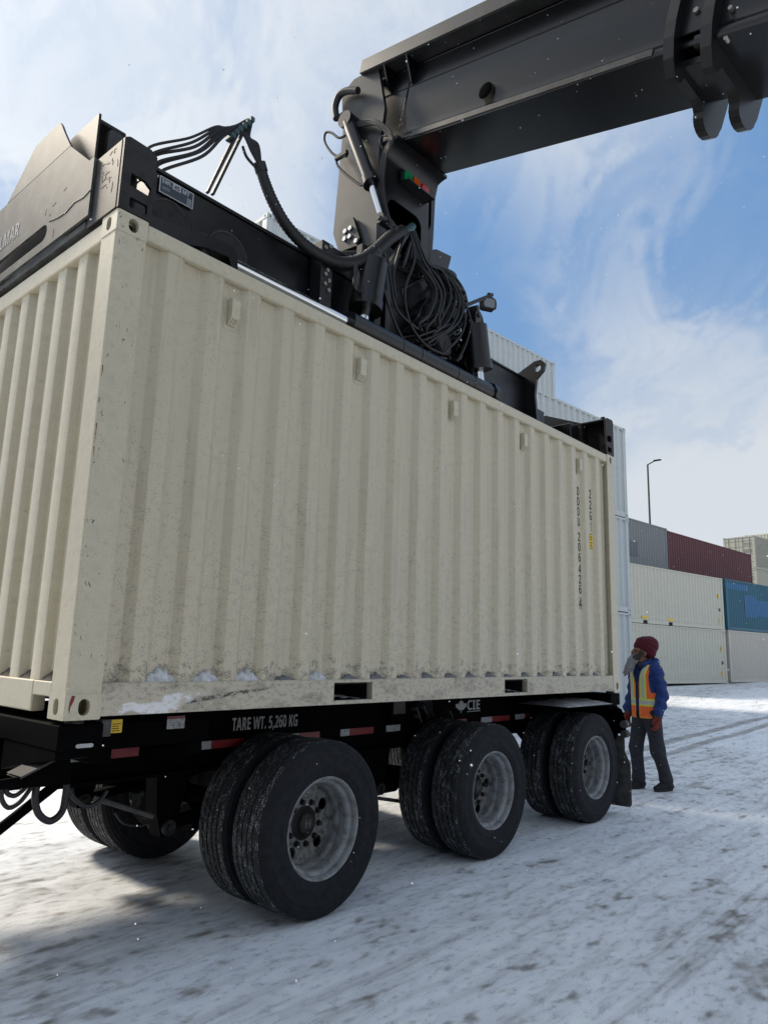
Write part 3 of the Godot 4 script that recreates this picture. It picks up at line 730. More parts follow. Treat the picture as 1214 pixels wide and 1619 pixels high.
func build_trailer():
	var t := thing("container_trailer", "black three axle container trailer with dual tyres under the beige container", "trailer", Vector3(0, 0, 0))
	# main rails
	for z in [-0.70, -1.738]:
		var g := Geo.new()
		var o := 0.012 if z > -1 else -0.012
		g.span(Vector3(0.30, 0.84, z - 0.012), Vector3(6.45, 1.19, z + 0.012), 0.003)
		g.span(Vector3(0.302, 1.175, z - 0.07), Vector3(6.448, 1.197, z + 0.035), 0.003)
		g.span(Vector3(0.302, 0.825, z - 0.07), Vector3(6.448, 0.847, z + 0.07), 0.003)
		obj("main_rail", g, M.chassis, t)
	# cross members and outriggers
	for x in [0.75, 1.30, 2.62, 3.25, 4.48, 5.10]:
		var g := Geo.new(); g.span(Vector3(x - 0.04, 0.93, -0.715), Vector3(x + 0.04, 1.10, -1.725), 0.004); obj("cross_member", g, M.chassis, t)
	for x in [0.095, 5.965]:
		var g := Geo.new()
		g.span(Vector3(x - (0.093 if x < 1.0 else 0.105), 1.105, -0.03), Vector3(x + 0.125, 1.225, -2.408), 0.008)
		g.prism(PackedVector2Array([Vector2(-0.62, 1.104), Vector2(-0.05, 1.104), Vector2(-0.05, 1.07), Vector2(-0.55, 0.98), Vector2(-0.62, 0.96)]), -0.09, 0.09, Transform3D(Basis(Vector3(0, 0, 1), Vector3.UP, Vector3(-1, 0, 0)), Vector3(x, 0, 0)))
		g.prism(PackedVector2Array([Vector2(-1.82, 1.104), Vector2(-2.39, 1.104), Vector2(-2.39, 1.07), Vector2(-1.89, 0.98), Vector2(-1.82, 0.96)]), -0.09, 0.09, Transform3D(Basis(Vector3(0, 0, 1), Vector3.UP, Vector3(-1, 0, 0)), Vector3(x, 0, 0)))
		var b := obj("bolster", g, M.chassis, t)
		for z in [-0.081, -2.357]:
			g = Geo.new(); g.cyl(Vector3(x, 1.2245, z), Vector3(x, 1.246, z), 0.045, 14); g.cyl(Vector3(x, 1.246, z), Vector3(x, 1.30, z), 0.028, 12, 0.012); obj("twistlock", g, M.darksteel, b)
	var g2 := Geo.new()                                         # light slot in the end of the near bolster and its plate
	g2.prism(oval(0, 0, 0.018, 0.085), -0.002, 0.004, Transform3D(Basis(Vector3(0, 1, 0), Vector3(-1, 0, 0), Vector3(0, 0, 1)), px(134, 1179, 2, -0.028)))
	obj("marker_slot", g2, M.greyink, t)
	g2 = Geo.new(); g2.span(Vector3(0.222, 1.155, -0.06), Vector3(0.275, 1.235, -0.13), 0.004); obj("guide_plate", g2, M.flap, t)
	# wheels
	var ty := tyre_meshes(); var rm := rim_meshes()
	for ax in 3:
		var x: float = [1.735, 3.640, 5.500][ax]
		var g := Geo.new(); g.cyl(Vector3(x, 0.52, -0.25), Vector3(x, 0.52, -2.19), 0.068, 16)
		g.cyl(Vector3(x, 0.52, -0.60), Vector3(x, 0.52, -0.72), 0.16, 20); g.cyl(Vector3(x, 0.52, -1.72), Vector3(x, 0.52, -1.84), 0.16, 20)
		obj("axle", g, M.chassis, t)
		for s in [1, -1]:
			for inner in [0, 1]:
				var zc: float = -0.165 - 0.335 * inner
				if s < 0: zc = -2.438 - zc
				var w := Node3D.new(); w.name = "wheel"; t.add_child(w, true)
				# local y of the wheel points outwards
				var out := float(s)
				w.transform = Transform3D(Basis(Vector3(1, 0, 0), Vector3(0, 0, out), Vector3(0, -out, 0)).rotated(Vector3(0, 0, 1), [-0.14, -0.58, -0.60][ax] + inner), Vector3(x, 0.519, zc))
				same("tyre_tread", ty[0], Transform3D(), w); same("tyre", ty[1], Transform3D(), w)
				if inner == 0:
					same("rim", rm[0], Transform3D(), w); same("wheel_disc", rm[1], Transform3D(), w); same("hub", rm[2], Transform3D(), w)
					for k in 10: same("lug_nut", rm[3], Transform3D(Basis(), Vector3(0.128 * cos(TAU * k / 10), -0.005, 0.128 * sin(TAU * k / 10))), w)
				else: same("rim", rm[4], Transform3D(), w)
		# mark on the hub cap
		var f := text("hub_mark", "H", M.hubmark, t, Basis(), Vector3(x, 0.519, -0.165 - 0.0215), 0.050, 0.045)
		# hanger, trailing arm, spring and air bag on both sides
		for z in [-0.70, -1.738]:
			g = Geo.new()
			g.prism(PackedVector2Array([Vector2(-0.82, 0.84), Vector2(-0.60, 0.84), Vector2(-0.64, 0.62), Vector2(-0.68, 0.48), Vector2(-0.76, 0.48), Vector2(-0.80, 0.62)]), z - 0.06, z + 0.06, Transform3D(Basis(), Vector3(x, 0, 0)))
			obj("hanger", g, M.chassis, t)
			g = Geo.new(); g.bar(Vector3(x - 0.72, 0.53, z), Vector3(x + 0.08, 0.62, z), 0.08, 0.06); g.bar(Vector3(x + 0.05, 0.60, z), Vector3(x + 0.45, 0.66, z), 0.08, 0.05); obj("trailing_arm", g, M.chassis, t)
			g = Geo.new(); g.cyl(Vector3(x - 0.72, 0.53, z + 0.085), Vector3(x - 0.72, 0.53, z - 0.085), 0.045, 12); g.cyl(Vector3(x - 0.72, 0.53, z + 0.105), Vector3(x - 0.72, 0.53, z - 0.105), 0.022, 6); obj("pivot_bolt", g, M.darksteel, t)
			g = Geo.new(); g.lathe([Vector2(0, 0.84), Vector2(0.10, 0.835), Vector2(0.125, 0.81), Vector2(0.115, 0.77), Vector2(0.125, 0.73), Vector2(0.10, 0.685), Vector2(0, 0.68)], Transform3D(Basis(), Vector3(x + 0.42, 0, z)), 20); obj("air_bag", g, M.hose, t)
			g = Geo.new(); g.cyl(Vector3(x - 0.02, 0.60, z - 0.02), Vector3(x - 0.30, 0.82, z - 0.05), 0.03, 10); obj("damper", g, M.chassis, t)
		g = Geo.new(); g.cyl(Vector3(x - 0.16, 0.48, -0.98), Vector3(x - 0.36, 0.48, -0.98), 0.085, 16); obj("brake_chamber", g, M.chassis, t)
		g = Geo.new(); g.cyl(Vector3(x - 0.16, 0.48, -1.46), Vector3(x - 0.36, 0.48, -1.46), 0.085, 16); obj("brake_chamber", g, M.chassis, t)
	# control rods that show between the wheels
	for q in [[px(598, 1262, 2, -0.72), px(640, 1268, 2, -0.72)], [px(150, 1262, 2, -0.62), px(242, 1291, 2, -0.62)]]:
		g2 = Geo.new(); g2.cyl(q[0], q[1], 0.014, 8); obj("brake_rod", g2, M.flap, t)
	g2 = Geo.new(); g2.tube(curve([px(182, 1285, 2, -0.64), px(196, 1302, 2, -0.64), px(218, 1306, 2, -0.64), px(236, 1303, 2, -0.64)]), 0.006, 6); obj("cable", g2, M.hose2, t)
	# tape, stickers, words on the near rail
	for q in [[112, 154, 1], [154, 222, 0], [300, 335, 1], [335, 388, 0], [458, 472, 1], [472, 505, 0], [538, 552, 1], [552, 590, 0], [610, 632, 1], [700, 737, 0], [760, 777, 1], [777, 805, 0], [814, 829, 1], [829, 846, 0]]:
		tapestrip(t, q[0], q[1], 1160, M.tapewhite if q[2] else M.tapered)
	var a := px(367, 1156, 2, -0.686); var b := px(470, 1150, 2, -0.686)
	text("weight_lettering", "TARE WT. 5,260 KG", M.letterwhite, t, Basis(), Vector3((a.x + b.x) * 0.5, 1.086, -0.6875), 0.098, b.x - a.x)
	stick(t, px(176, 1138, 2, -0.30), px(192, 1158, 2, -0.30), M.yellow, 2)
	stick(t, px(265, 1133, 2, -0.30), px(291, 1151, 2, -0.30), M.tapewhite, 1)
	stick(t, px(622, 1106, 2, -0.60), px(640, 1128, 2, -0.60), M.flap, 0)
	g2 = Geo.new(); g2.span(Vector3(0.30, 1.06, -0.305), Vector3(1.02, 1.19, -0.33), 0.004); obj("side_plate", g2, M.chassis, t)
	g2 = Geo.new(); g2.span(Vector3(0.32, 0.99, -0.33), Vector3(0.44, 1.10, -0.70), 0.004); obj("outrigger", g2, M.chassis, t)
	g2 = Geo.new(); g2.span(Vector3(0.90, 0.99, -0.33), Vector3(1.0, 1.10, -0.70), 0.004); obj("outrigger", g2, M.chassis, t)
	# leaf emblem and letters
	var e := px(731, 1111, 2, -0.686)
	var leaf := PackedVector2Array()
	for q in [[0, 1.0], [0.16, 0.62], [0.34, 0.72], [0.28, 0.22], [0.52, 0.48], [0.60, 0.36], [0.88, 0.40], [0.76, 0.08], [0.86, -0.02], [0.38, -0.42], [0.42, -0.56], [0.05, -0.50], [0.05, -0.95]]: leaf.append(Vector2(q[0], q[1]))
	for i in range(leaf.size() - 1, 0, -1): leaf.append(Vector2(-leaf[i].x, leaf[i].y))
	g2 = Geo.new(); g2.prism(leaf, 0, 0.001, Transform3D(Basis.from_scale(Vector3(0.105, 0.062, 1)), Vector3(e.x - 0.02, 1.115, -0.6875))); obj("leaf_emblem", g2, M.greyink, t)
	var e2 := px(747, 1110, 2, -0.686)
	text("emblem_lettering", "CIE", M.greyink, t, Basis(), Vector3(e2.x + 0.02, 1.122, -0.6875), 0.09, 0.21)
	g2 = Geo.new(); g2.span(Vector3(e2.x - 0.09, 1.060, -0.6878), Vector3(e2.x + 0.13, 1.066, -0.6865), 0.0); obj("emblem_line", g2, M.greyink, t)
	# valve box and pipes between first and second wheel
	g2 = Geo.new(); g2.span(px(612, 1140, 2, -0.66), px(638, 1108, 2, -0.66) + Vector3(0, 0, 0.04), 0.004); obj("valve_box", g2, M.chassis, t)
	for q in [[652, 1120], [664, 1118], [656, 1132], [690, 1136], [705, 1126]]:
		g2 = Geo.new(); var c0 := px(q[0], q[1], 2, -0.66); g2.cyl(c0, c0 + Vector3(0, 0, 0.05), 0.016, 8); g2.cyl(c0 + Vector3(0, 0, 0.05), c0 + Vector3(0.03, -0.05, 0.05), 0.009, 6); obj("fitting", g2, M.flap, t)
	for k in 3:
		g2 = Geo.new(); g2.tube(curve([px(660 + k * 6, 1116, 2, -0.64), px(668 + k * 6, 1108, 2, -0.6), px(676 + k * 3, 1120, 2, -0.62), px(675 + k * 5, 1140, 2, -0.66)]), 0.008, 6); obj("air_line", g2, M.hose2, t)
	# mud guard over the third wheel with snow on it
	g2 = Geo.new()
	var arc := [Vector2(4.86, 1.118), Vector2(5.05, 1.120), Vector2(5.9, 1.112), Vector2(6.08, 1.06), Vector2(6.16, 0.95), Vector2(6.19, 0.80)]
	for i in arc.size() - 1:
		g2.quad(Vector3(arc[i].x, arc[i].y, -0.01), Vector3(arc[i + 1].x, arc[i + 1].y, -0.01), Vector3(arc[i + 1].x, arc[i + 1].y, -0.62), Vector3(arc[i].x, arc[i].y, -0.62))
		g2.quad(Vector3(arc[i].x, arc[i].y - 0.006, -0.01), Vector3(arc[i].x, arc[i].y - 0.006, -0.62), Vector3(arc[i + 1].x, arc[i + 1].y - 0.006, -0.62), Vector3(arc[i + 1].x, arc[i + 1].y - 0.006, -0.01))
		g2.quad(Vector3(arc[i].x, arc[i].y - 0.006, -0.01), Vector3(arc[i + 1].x, arc[i + 1].y - 0.006, -0.01), Vector3(arc[i + 1].x, arc[i + 1].y, -0.01), Vector3(arc[i].x, arc[i].y, -0.01))
	obj("mud_guard", g2, M.chassis, t)
	g2 = Geo.new()
	for x in [5.0, 5.85]:
		g2 = Geo.new(); g2.span(Vector3(x - 0.02, 1.04, -0.60), Vector3(x + 0.02, 1.11, -0.70), 0.003); obj("guard_bracket", g2, M.chassis, t)
	g2 = Geo.new()                                              # mud flap
	g2.prism(PackedVector2Array([Vector2(0.035, 0.50), Vector2(0.035, 0.09), Vector2(0.015, 0.065), Vector2(-0.60, 0.065), Vector2(-0.60, 0.78), Vector2(-0.02, 0.78), Vector2(-0.02, 0.62)]), -0.006, 0.006, Transform3D(Basis(Vector3(0, 0, 1), Vector3.UP, Vector3(-1, 0, 0)).rotated(Vector3(0, 1, 0), 0.05), Vector3(6.15, 0, 0)))
	obj("mud_flap", g2, M.flap, t)
	g2 = Geo.new(); g2.span(Vector3(6.13, 0.74, -0.10), Vector3(6.18, 0.98, -0.66), 0.006); obj("flap_hanger", g2, M.chassis, t)
	g2 = Geo.new(); g2.span(Vector3(6.36, 0.86, -0.62), Vector3(6.44, 1.06, -1.82), 0.008); obj("rear_bumper", g2, M.chassis, t)
	for y in [0.86, 0.96]:
		g2 = Geo.new(); g2.cyl(Vector3(6.13, y - 0.06, -0.02), Vector3(6.21, y - 0.06, -0.02), 0.04, 14); obj("tail_lamp", g2, M.flap, t)
	# front end: sloping ramp plate with its side plates, hoses and a strut
	g2 = Geo.new()
	var q0 := px(108, 1190, 2, -0.22); var q1 := px(42, 1224, 2, -0.22)
	var dn := Vector3(q1.x - q0.x, q1.y - q0.y, 0)
	var far := q1 + dn * 0.12
	g2.quad(Vector3(q0.x, q0.y, -0.22), Vector3(q0.x, q0.y, -0.38), Vector3(far.x, far.y, -0.38), Vector3(far.x, far.y, -0.22))
	g2.quad(Vector3(q0.x, q0.y - 0.01, -0.22), Vector3(far.x, far.y - 0.01, -0.22), Vector3(far.x, far.y - 0.01, -0.38), Vector3(q0.x, q0.y - 0.01, -0.38))
	g2.quad(Vector3(q0.x, q0.y - 0.01, -0.22), Vector3(q0.x, q0.y, -0.22), Vector3(far.x, far.y, -0.22), Vector3(far.x, far.y - 0.01, -0.22))
	obj("ramp_plate", g2, M.flap, t)
	g2 = Geo.new()
	var rs := PackedVector2Array()
	for w in [[112, 1192], [42, 1227], [4, 1233], [-60, 1238], [-60, 1254], [60, 1244], [112, 1240]]:
		var rp := px(w[0], w[1], 2, -0.235)
		rs.append(Vector2(rp.x, rp.y))
	g2.prism(rs, -0.25, -0.232)
	g2.span(Vector3(q0.x - 0.05, 0.94, -0.252), Vector3(q0.x + 0.03, q0.y - 0.014, -0.71), 0.004)
	obj("ramp_side", g2, M.chassis, t)
	g2 = Geo.new(); g2.span(Vector3(-0.9, 0.80, -0.88), Vector3(0.5, 1.16, -0.92), 0.004); g2.span(Vector3(-0.9, 0.80, -0.93), Vector3(0.34, 0.82, -1.70), 0.004); obj("front_skirt", g2, M.chassis, t)
	for q in [[[6, 1240], [3, 1262], [14, 1277], [32, 1268], [48, 1248], [56, 1236]], [[10, 1240], [12, 1254], [24, 1258], [38, 1248], [46, 1238]], [[60, 1238], [56, 1262], [62, 1287], [80, 1298], [98, 1284], [104, 1258], [106, 1240]], [[104, 1240], [118, 1262], [138, 1275], [158, 1266], [170, 1250]]]:
		var pts := []
		for w in q: pts.append(px(w[0], w[1], 2, -0.30))
		g2 = Geo.new(); g2.tube(curve(pts), 0.017 if q.size() > 6 else 0.011, 10); obj("air_hose", g2, M.hose, t)
	g2 = Geo.new(); g2.bar(px(-40, 1343, 2, -0.40), px(92, 1238, 2, -0.40), 0.03, 0.045); obj("strut", g2, M.chassis, t)
	var s := thing("fender_snow", "thin layer of snow lying on the mud guard above the third wheel", "snow")
	g2 = Geo.new(); g2.smooth(0)
	var P = func(i, j):
		var u: float = i / 16.0; var w: float = j / 6.0
		var ed: float = min(min(u, 1 - u) * 5.0, min(w, 1 - w) * 4.0)
		return Vector3(lerpf(4.90, 6.02, u), 1.1215 - 0.02 * u * u * 0.0 - (0.035 * max(0.0, (u - 0.88) / 0.12)) + 0.052 * min(1.0, ed) * (0.75 + 0.25 * sin(i * 1.7 + j)), lerpf(-0.015, -0.60, w))
	for i in 16:
		for j in 6: g2.quad(P.call(i, j), P.call(i + 1, j), P.call(i + 1, j + 1), P.call(i, j + 1))
	obj("snow_layer", g2, M.snow, s)

func stick(t: Node, a: Vector3, b: Vector3, m: Material, kind: int):
	var g := Geo.new(); g.span(Vector3(a.x, a.y, a.z), Vector3(b.x, b.y, a.z + 0.004), 0.0)
	var o := obj("sticker", g, m, t)
	if kind == 0: return
	g = Geo.new()
	var h := a.y - b.y; var w := b.x - a.x
	if kind == 2:
		for k in 4: g.span(Vector3(a.x + w * 0.12, a.y - h * (0.30 + k * 0.17), a.z + 0.0035), Vector3(a.x + w * (0.85 if k == 0 else 0.6 + 0.07 * k), a.y - h * (0.36 + k * 0.17), a.z + 0.005), 0.0)
		obj("sticker_print", g, M.ink, o)
	else:
		g.span(Vector3(a.x, a.y - h * 0.02, a.z + 0.0035), Vector3(b.x, a.y - h * 0.2, a.z + 0.005), 0.0)
		obj("sticker_band", g, M.tapered, o)
		g = Geo.new()
		for k in 2: g.lathe([Vector2(h * 0.15, 0.0), Vector2(h * 0.10, 0.0)], Transform3D(Basis(Vector3(1, 0, 0), Vector3(0, 0, 1), Vector3(0, -1, 0)), Vector3(a.x + w * (0.36 + 0.3 * k), a.y - h * 0.62, a.z + 0.005)), 14)
		obj("sticker_print", g, M.ink, o)

# ---------------------------------------------------------------- spreader
func corner_box(g: Geo, x: float, z: float, sx: float, sz: float):
	# hollow corner housing with two openings in the outer face and one tall opening inboard
	var t := 0.022
	var fx := Transform3D(Basis(Vector3(sx, 0, 0), Vector3.UP, Vector3(0, 0, -sz)), Vector3(x, 0, z))
	var o := PackedVector2Array([Vector2(-0.004, 3.842), Vector2(0.190, 3.842), Vector2(0.190, 4.235), Vector2(0.150, 4.262), Vector2(0.025, 4.268), Vector2(-0.004, 4.25)])
	g.prism(PackedVector2Array([Vector2(-0.004, 3.842), Vector2(0.190, 3.842), Vector2(0.190, 3.962), Vector2(-0.004, 3.962)]), -t, 0, fx, rrect(0.055, 3.868, 0.160, 3.928, 0.012))
	g.prism(PackedVector2Array([Vector2(-0.004, 3.962), Vector2(0.190, 3.962), Vector2(0.190, 4.235), Vector2(0.150, 4.262), Vector2(0.025, 4.268), Vector2(-0.004, 4.25)]), -t, 0, fx, PackedVector2Array([Vector2(0.050, 3.992), Vector2(0.165, 3.985), Vector2(0.172, 4.035), Vector2(0.135, 4.062), Vector2(0.050, 4.066)]))

func end_top(t: Node, ep: Node, x: float, sx: float):
	var g := Geo.new()
	var tilt := Basis(Vector3(0, 0, 1), Vector3(sx * 0.02, 1, 0).normalized(), Vector3(-sx, 0, 0)).orthonormalized()
	var up := PackedVector2Array([Vector2(-0.642, 0.003), Vector2(-0.70, 0.075), Vector2(-0.77, 0.165), Vector2(-0.82, 0.235), Vector2(-0.85, 0.268), Vector2(-0.89, 0.275), Vector2(-1.20, 0.268), Vector2(-1.30, 0.19), Vector2(-1.55, 0.003)])
	g.prism(up, -0.016, 0, Transform3D(tilt, Vector3(x - sx * 0.022, 4.497, 0)))
	obj("end_plate_top", g, M.scuffed, ep)
	# guide arm housing behind the notch
	g = Geo.new()
	g.span(Vector3(x + sx * 0.03, 4.23, -0.42), Vector3(x + sx * 0.045, 4.64, -0.78), 0.006)
	g.span(Vector3(x + sx * 0.215, 4.23, -0.42), Vector3(x + sx * 0.23, 4.60, -0.78), 0.006)
	g.span(Vector3(x + sx * 0.046, 4.60, -0.44), Vector3(x + sx * 0.214, 4.625, -0.78), 0.006)
	var gh := obj("guide_housing", g, M.rustblack, t)
	g = Geo.new(); g.prism(rrect(-0.05, 4.30, 0.05, 4.55, 0.03), -0.02, 0.02, Transform3D(Basis(Vector3(1, 0, 0), Vector3.UP, Vector3(0, 0, 1)), Vector3(x + sx * 0.13, 0, -0.40))); g.cyl(Vector3(x + sx * 0.13, 4.42, -0.36), Vector3(x + sx * 0.13, 4.42, -0.60), 0.03, 12); obj("guide_link", g, M.satin, gh)

func build_spreader():
	var t := thing("container_spreader", "black telescopic lifting spreader clamped on the roof of the beige container", "spreader", Vector3.ZERO)
	var L := 6.058; var W := 2.438
	for e in [0, 1]:
		var x := 0.0 if e == 0 else L
		var sx := 1.0 if e == 0 else -1.0
		for q in [[0.002, -1.0], [-W - 0.002, 1.0]]:
			var g := Geo.new()
			corner_box(g, x, q[0], sx, q[1])
			g.span(Vector3(x - sx * 0.006, 3.842, q[0] + q[1] * 0.024), Vector3(x + sx * 0.014, 4.25, q[0] + q[1] * 0.34), 0.004)      # outer end plate
			g.span(Vector3(x + sx * 0.016, 4.228, q[0] + q[1] * 0.024), Vector3(x + sx * 0.19, 4.248, q[0] + q[1] * 0.36), 0.004)        # lid
			g.span(Vector3(x + sx * 0.016, 3.842, q[0] + q[1] * 0.024), Vector3(x + sx * 0.19, 3.856, q[0] + q[1] * 0.34), 0.002)
			g.span(Vector3(x + sx * 0.016, 3.858, q[0] + q[1] * 0.30), Vector3(x + sx * 0.188, 4.226, q[0] + q[1] * 0.34), 0.002)
			var cb := obj("corner_housing", g, M.rustblack, t)
			g = Geo.new(); g.cyl(Vector3(x + sx * 0.10, 3.80, q[0] + q[1] * 0.10), Vector3(x + sx * 0.10, 4.10, q[0] + q[1] * 0.10), 0.035, 12); obj("twistlock_pin", g, M.darksteel, cb)
			g = Geo.new(); g.cyl(Vector3(x + sx * 0.13, 4.247, q[0] + q[1] * 0.06), Vector3(x + sx * 0.13, 4.285, q[0] + q[1] * 0.06), 0.026, 10); obj("indicator_stud", g, M.darksteel, cb)
		# end beam
		var g := Geo.new()
		g.span(Vector3(x + sx * 0.05, 3.862, -0.34), Vector3(x + sx * 0.36, 4.22, -W + 0.34), 0.01)
		obj("end_beam", g, M.black, t)
		# end plate: wide at the middle, with a long slot and a folded upper part
		var lower := PackedVector2Array([Vector2(-0.30, 3.905), Vector2(-0.30, 4.262), Vector2(-0.36, 4.266), Vector2(-0.64, 4.495), Vector2(-1.80, 4.495), Vector2(-2.08, 4.266), Vector2(-2.14, 4.262), Vector2(-2.14, 3.905)])
		if e == 1: lower = PackedVector2Array([Vector2(-0.30, 3.905), Vector2(-0.30, 4.262), Vector2(-0.38, 4.31), Vector2(-0.98, 4.55), Vector2(-1.46, 4.55), Vector2(-2.06, 4.31), Vector2(-2.14, 4.262), Vector2(-2.14, 3.905)])
		var fz := Transform3D(Basis(Vector3(0, 0, 1), Vector3.UP, Vector3(-sx, 0, 0)), Vector3(x - sx * 0.022, 0, 0))
		var slot := PackedVector2Array()
		for k in 7: slot.append(Vector2(-0.885 + 0.055 * cos(-PI / 2 + PI * k / 6), 4.018 + 0.055 * sin(-PI / 2 + PI * k / 6)))
		for k in 7: slot.append(Vector2(-1.553 + 0.055 * cos(PI / 2 + PI * k / 6), 4.018 + 0.055 * sin(PI / 2 + PI * k / 6)))
		g = Geo.new()
		g.prism(lower, -0.016, 0, fz, slot)
		g.span(Vector3(x - sx * 0.004, 3.86, -0.36), Vector3(x + sx * 0.046, 3.90, -W + 0.36), 0.004)
		var ep := obj("end_plate", g, M.scuffed if e == 0 else M.black, t)
		if e == 0: end_top(t, ep, x, sx)
		# telescopic inner beam and tapered knees to the corners
		g = Geo.new()
		g.span(Vector3(x + sx * 0.34, 3.96, -0.68), Vector3(x + sx * 1.0, 4.42, -1.76), 0.01)
		obj("inner_beam", g, M.black, t)
	for s in ["KALMAR"]:
		text("plate_lettering", s, M.letterwhite, t, Basis(Vector3(0, 0, 1), Vector3.UP, Vector3(-1, 0, 0)), Vector3(-0.0228, 4.209, -1.50), 0.108, 0.46)
	# scratches and paint loss on the near end plate
	var rng := RandomNumberGenerator.new(); rng.seed = 31
	var g := Geo.new()
	for k in 26:
		var z := rng.randf_range(-0.05, -0.9) if k > 16 else rng.randf_range(-0.04, -0.24)
		var y := rng.randf_range(4.02, 4.24) if k <= 16 else rng.randf_range(3.95, 4.42)
		var l := rng.randf_range(0.01, 0.07); var w := rng.randf_range(0.002, 0.010)
		var dr := Vector2(-1, rng.randf_range(-0.6, 0.5)).normalized() if rng.randf() < 0.55 else Vector2(rng.randf_range(-0.2, 0.2), -1).normalized()
		var nn := dr.orthogonal() * w
		var p0 := Vector2(z, y)
		var front := 0.0065 if z > -0.29 else 0.0225
		if z < -0.26 and z > -0.34: continue
		if z < -0.29 and y > 4.23: continue
		g.prism(PackedVector2Array([p0, p0 + dr * l * 0.4 + nn, p0 + dr * l, p0 + dr * l * 0.55 - nn * 0.6]), front - 0.0004, front + 0.0005, Transform3D(Basis(Vector3(0, 0, 1), Vector3.UP, Vector3(-1, 0, 0)), Vector3(0, 0, 0)))
	var scr := obj("paint_scratch", g, M.ink, t); scr.set_meta("kind", "stuff")
	# long scrape that rises towards the corner
	g = Geo.new()
	var line := [px(78, 350, 0, -0.023), px(92, 344, 0, -0.023), px(104, 336, 0, -0.023), px(118, 320, 0, -0.023), px(132, 312, 0, -0.023), px(143, 300, 0, -0.023)]
	g.tube(line, 0.0022, 5); obj("long_scrape", g, M.ink, t)
	# outer beam
	g = Geo.new()
	g.span(Vector3(0.50, 3.93, -0.60), Vector3(5.36, 4.62, -1.84), 0.015)
	g.span(Vector3(0.498, 4.615, -0.585), Vector3(5.362, 4.640, -1.855), 0.006)
	g.span(Vector3(0.498, 3.915, -0.585), Vector3(5.362, 3.94, -1.855), 0.006)
	var ob := obj("main_beam", g, M.black, t)
	for q in [[268, 348], [362, 388]]:
		var c := px(q[0], q[1], 2, -0.60)
		g = Geo.new(); g.lathe([Vector2(0.170, 0.001), Vector2(0.170, 0.006), Vector2(0.158, 0.006), Vector2(0.152, -0.002)], Transform3D(Basis(Vector3(1, 0, 0), Vector3(0, 0, 1), Vector3(0, -1, 0)), Vector3(c.x, 4.30, -0.599)), 40); obj("round_cover_rim", g, M.black, ob)
		g = Geo.new(); g.lathe([Vector2(0, 0.002), Vector2(0.152, 0.002)], Transform3D(Basis(Vector3(1, 0, 0), Vector3(0, 0, 1), Vector3(0, -1, 0)), Vector3(c.x, 4.30, -0.599)), 40); obj("round_cover", g, M.darksteel, ob)
	# load plate
	var a := px(254, 280, 2, -0.58); var b := px(306, 330, 2, -0.58)
	var x0 := 0.535; var x1 := 0.79
	g = Geo.new(); g.span(Vector3(x0, 4.472, -0.584), Vector3(x1, 4.588, -0.580), 0.0); var lp := obj("load_plate", g, M.greyink, t)
	g = Geo.new(); g.span(Vector3(x0 + 0.007, 4.479, -0.5805), Vector3(x1 - 0.007, 4.581, -0.5795), 0.0); obj("plate_face", g, M.plateblue, lp)
	g = Geo.new(); g.span(Vector3(x0 + 0.094, 4.540, -0.5798), Vector3(x0 + 0.156, 4.582, -0.5788), 0.0); obj("plate_field", g, M.greyink, lp)
	text("plate_lettering", "SWL", M.greyink, lp, Basis(), Vector3(x0 + 0.05, 4.560, -0.5790), 0.030, 0.070)
	text("plate_lettering", "45", M.ink, lp, Basis(), Vector3(x0 + 0.125, 4.560, -0.5786), 0.030, 0.042)
	text("plate_lettering", "MT", M.greyink, lp, Basis(), Vector3(x0 + 0.195, 4.560, -0.5790), 0.030, 0.052)
	g = Geo.new()
	for k in 5: g.span(Vector3(x1 - 0.050, 4.525 - k * 0.010, -0.5796), Vector3(x1 - 0.014, 4.529 - k * 0.010, -0.5788), 0.0)
	for k in 2: g.span(Vector3(x0 + 0.02, 4.518 - k * 0.012, -0.5796), Vector3(x0 + 0.075, 4.521 - k * 0.012, -0.5788), 0.0)
	obj("plate_print", g, M.greyink, lp)
	# seams and bolts of the beam
	g = Geo.new()
	for x in [1.92, 3.95]:
		g = Geo.new(); g.span(Vector3(x - 0.06, 3.95, -0.585), Vector3(x + 0.06, 4.72, -0.45), 0.006); obj("side_post", g, M.black, t)
	for q in [[0.02, 4.69], [-0.03, 4.66], [0.03, 4.60], [-0.02, 4.44], [0.02, 4.40], [-0.02, 4.36], [0.02, 4.32], [0.0, 4.48]]:
		g = Geo.new(); g.cyl(Vector3(1.92 + q[0], q[1], -0.45), Vector3(1.92 + q[0], q[1], -0.437), 0.017, 6); obj("bolt", g, M.bolt2, t)
	# stiffener with a lifting eye near the far end
	g = Geo.new()
	var hole := PackedVector2Array()
	for k in 14: hole.append(Vector2(-0.42, 4.70) + Vector2.from_angle(TAU * k / 14) * 0.04)
	g.prism(PackedVector2Array([Vector2(-0.60, 3.93), Vector2(-0.42, 3.93), Vector2(-0.46, 4.40), Vector2(-0.44, 4.58), Vector2(-0.35, 4.66), Vector2(-0.33, 4.74), Vector2(-0.38, 4.79), Vector2(-0.46, 4.79), Vector2(-0.75, 4.66), Vector2(-0.75, 3.93)]), -0.02, 0.02, Transform3D(Basis(Vector3(0, 0, 1), Vector3.UP, Vector3(-1, 0, 0)), Vector3(5.12, 0, 0)), hole)
	obj("lifting_eye", g, M.black, t)
	# extension ram: chrome rod, barrel with bands
	var z := -0.30
	g = Geo.new(); g.cyl(Vector3(0.90, 4.045, z), Vector3(2.03, 4.045, z), 0.036, 20); obj("chrome_rod", g, M.chrome, t)
	g = Geo.new(); g.cyl(Vector3(2.02, 4.045, z), Vector3(3.95, 4.045, z), 0.085, 24); obj("ram_barrel", g, M.black, t)
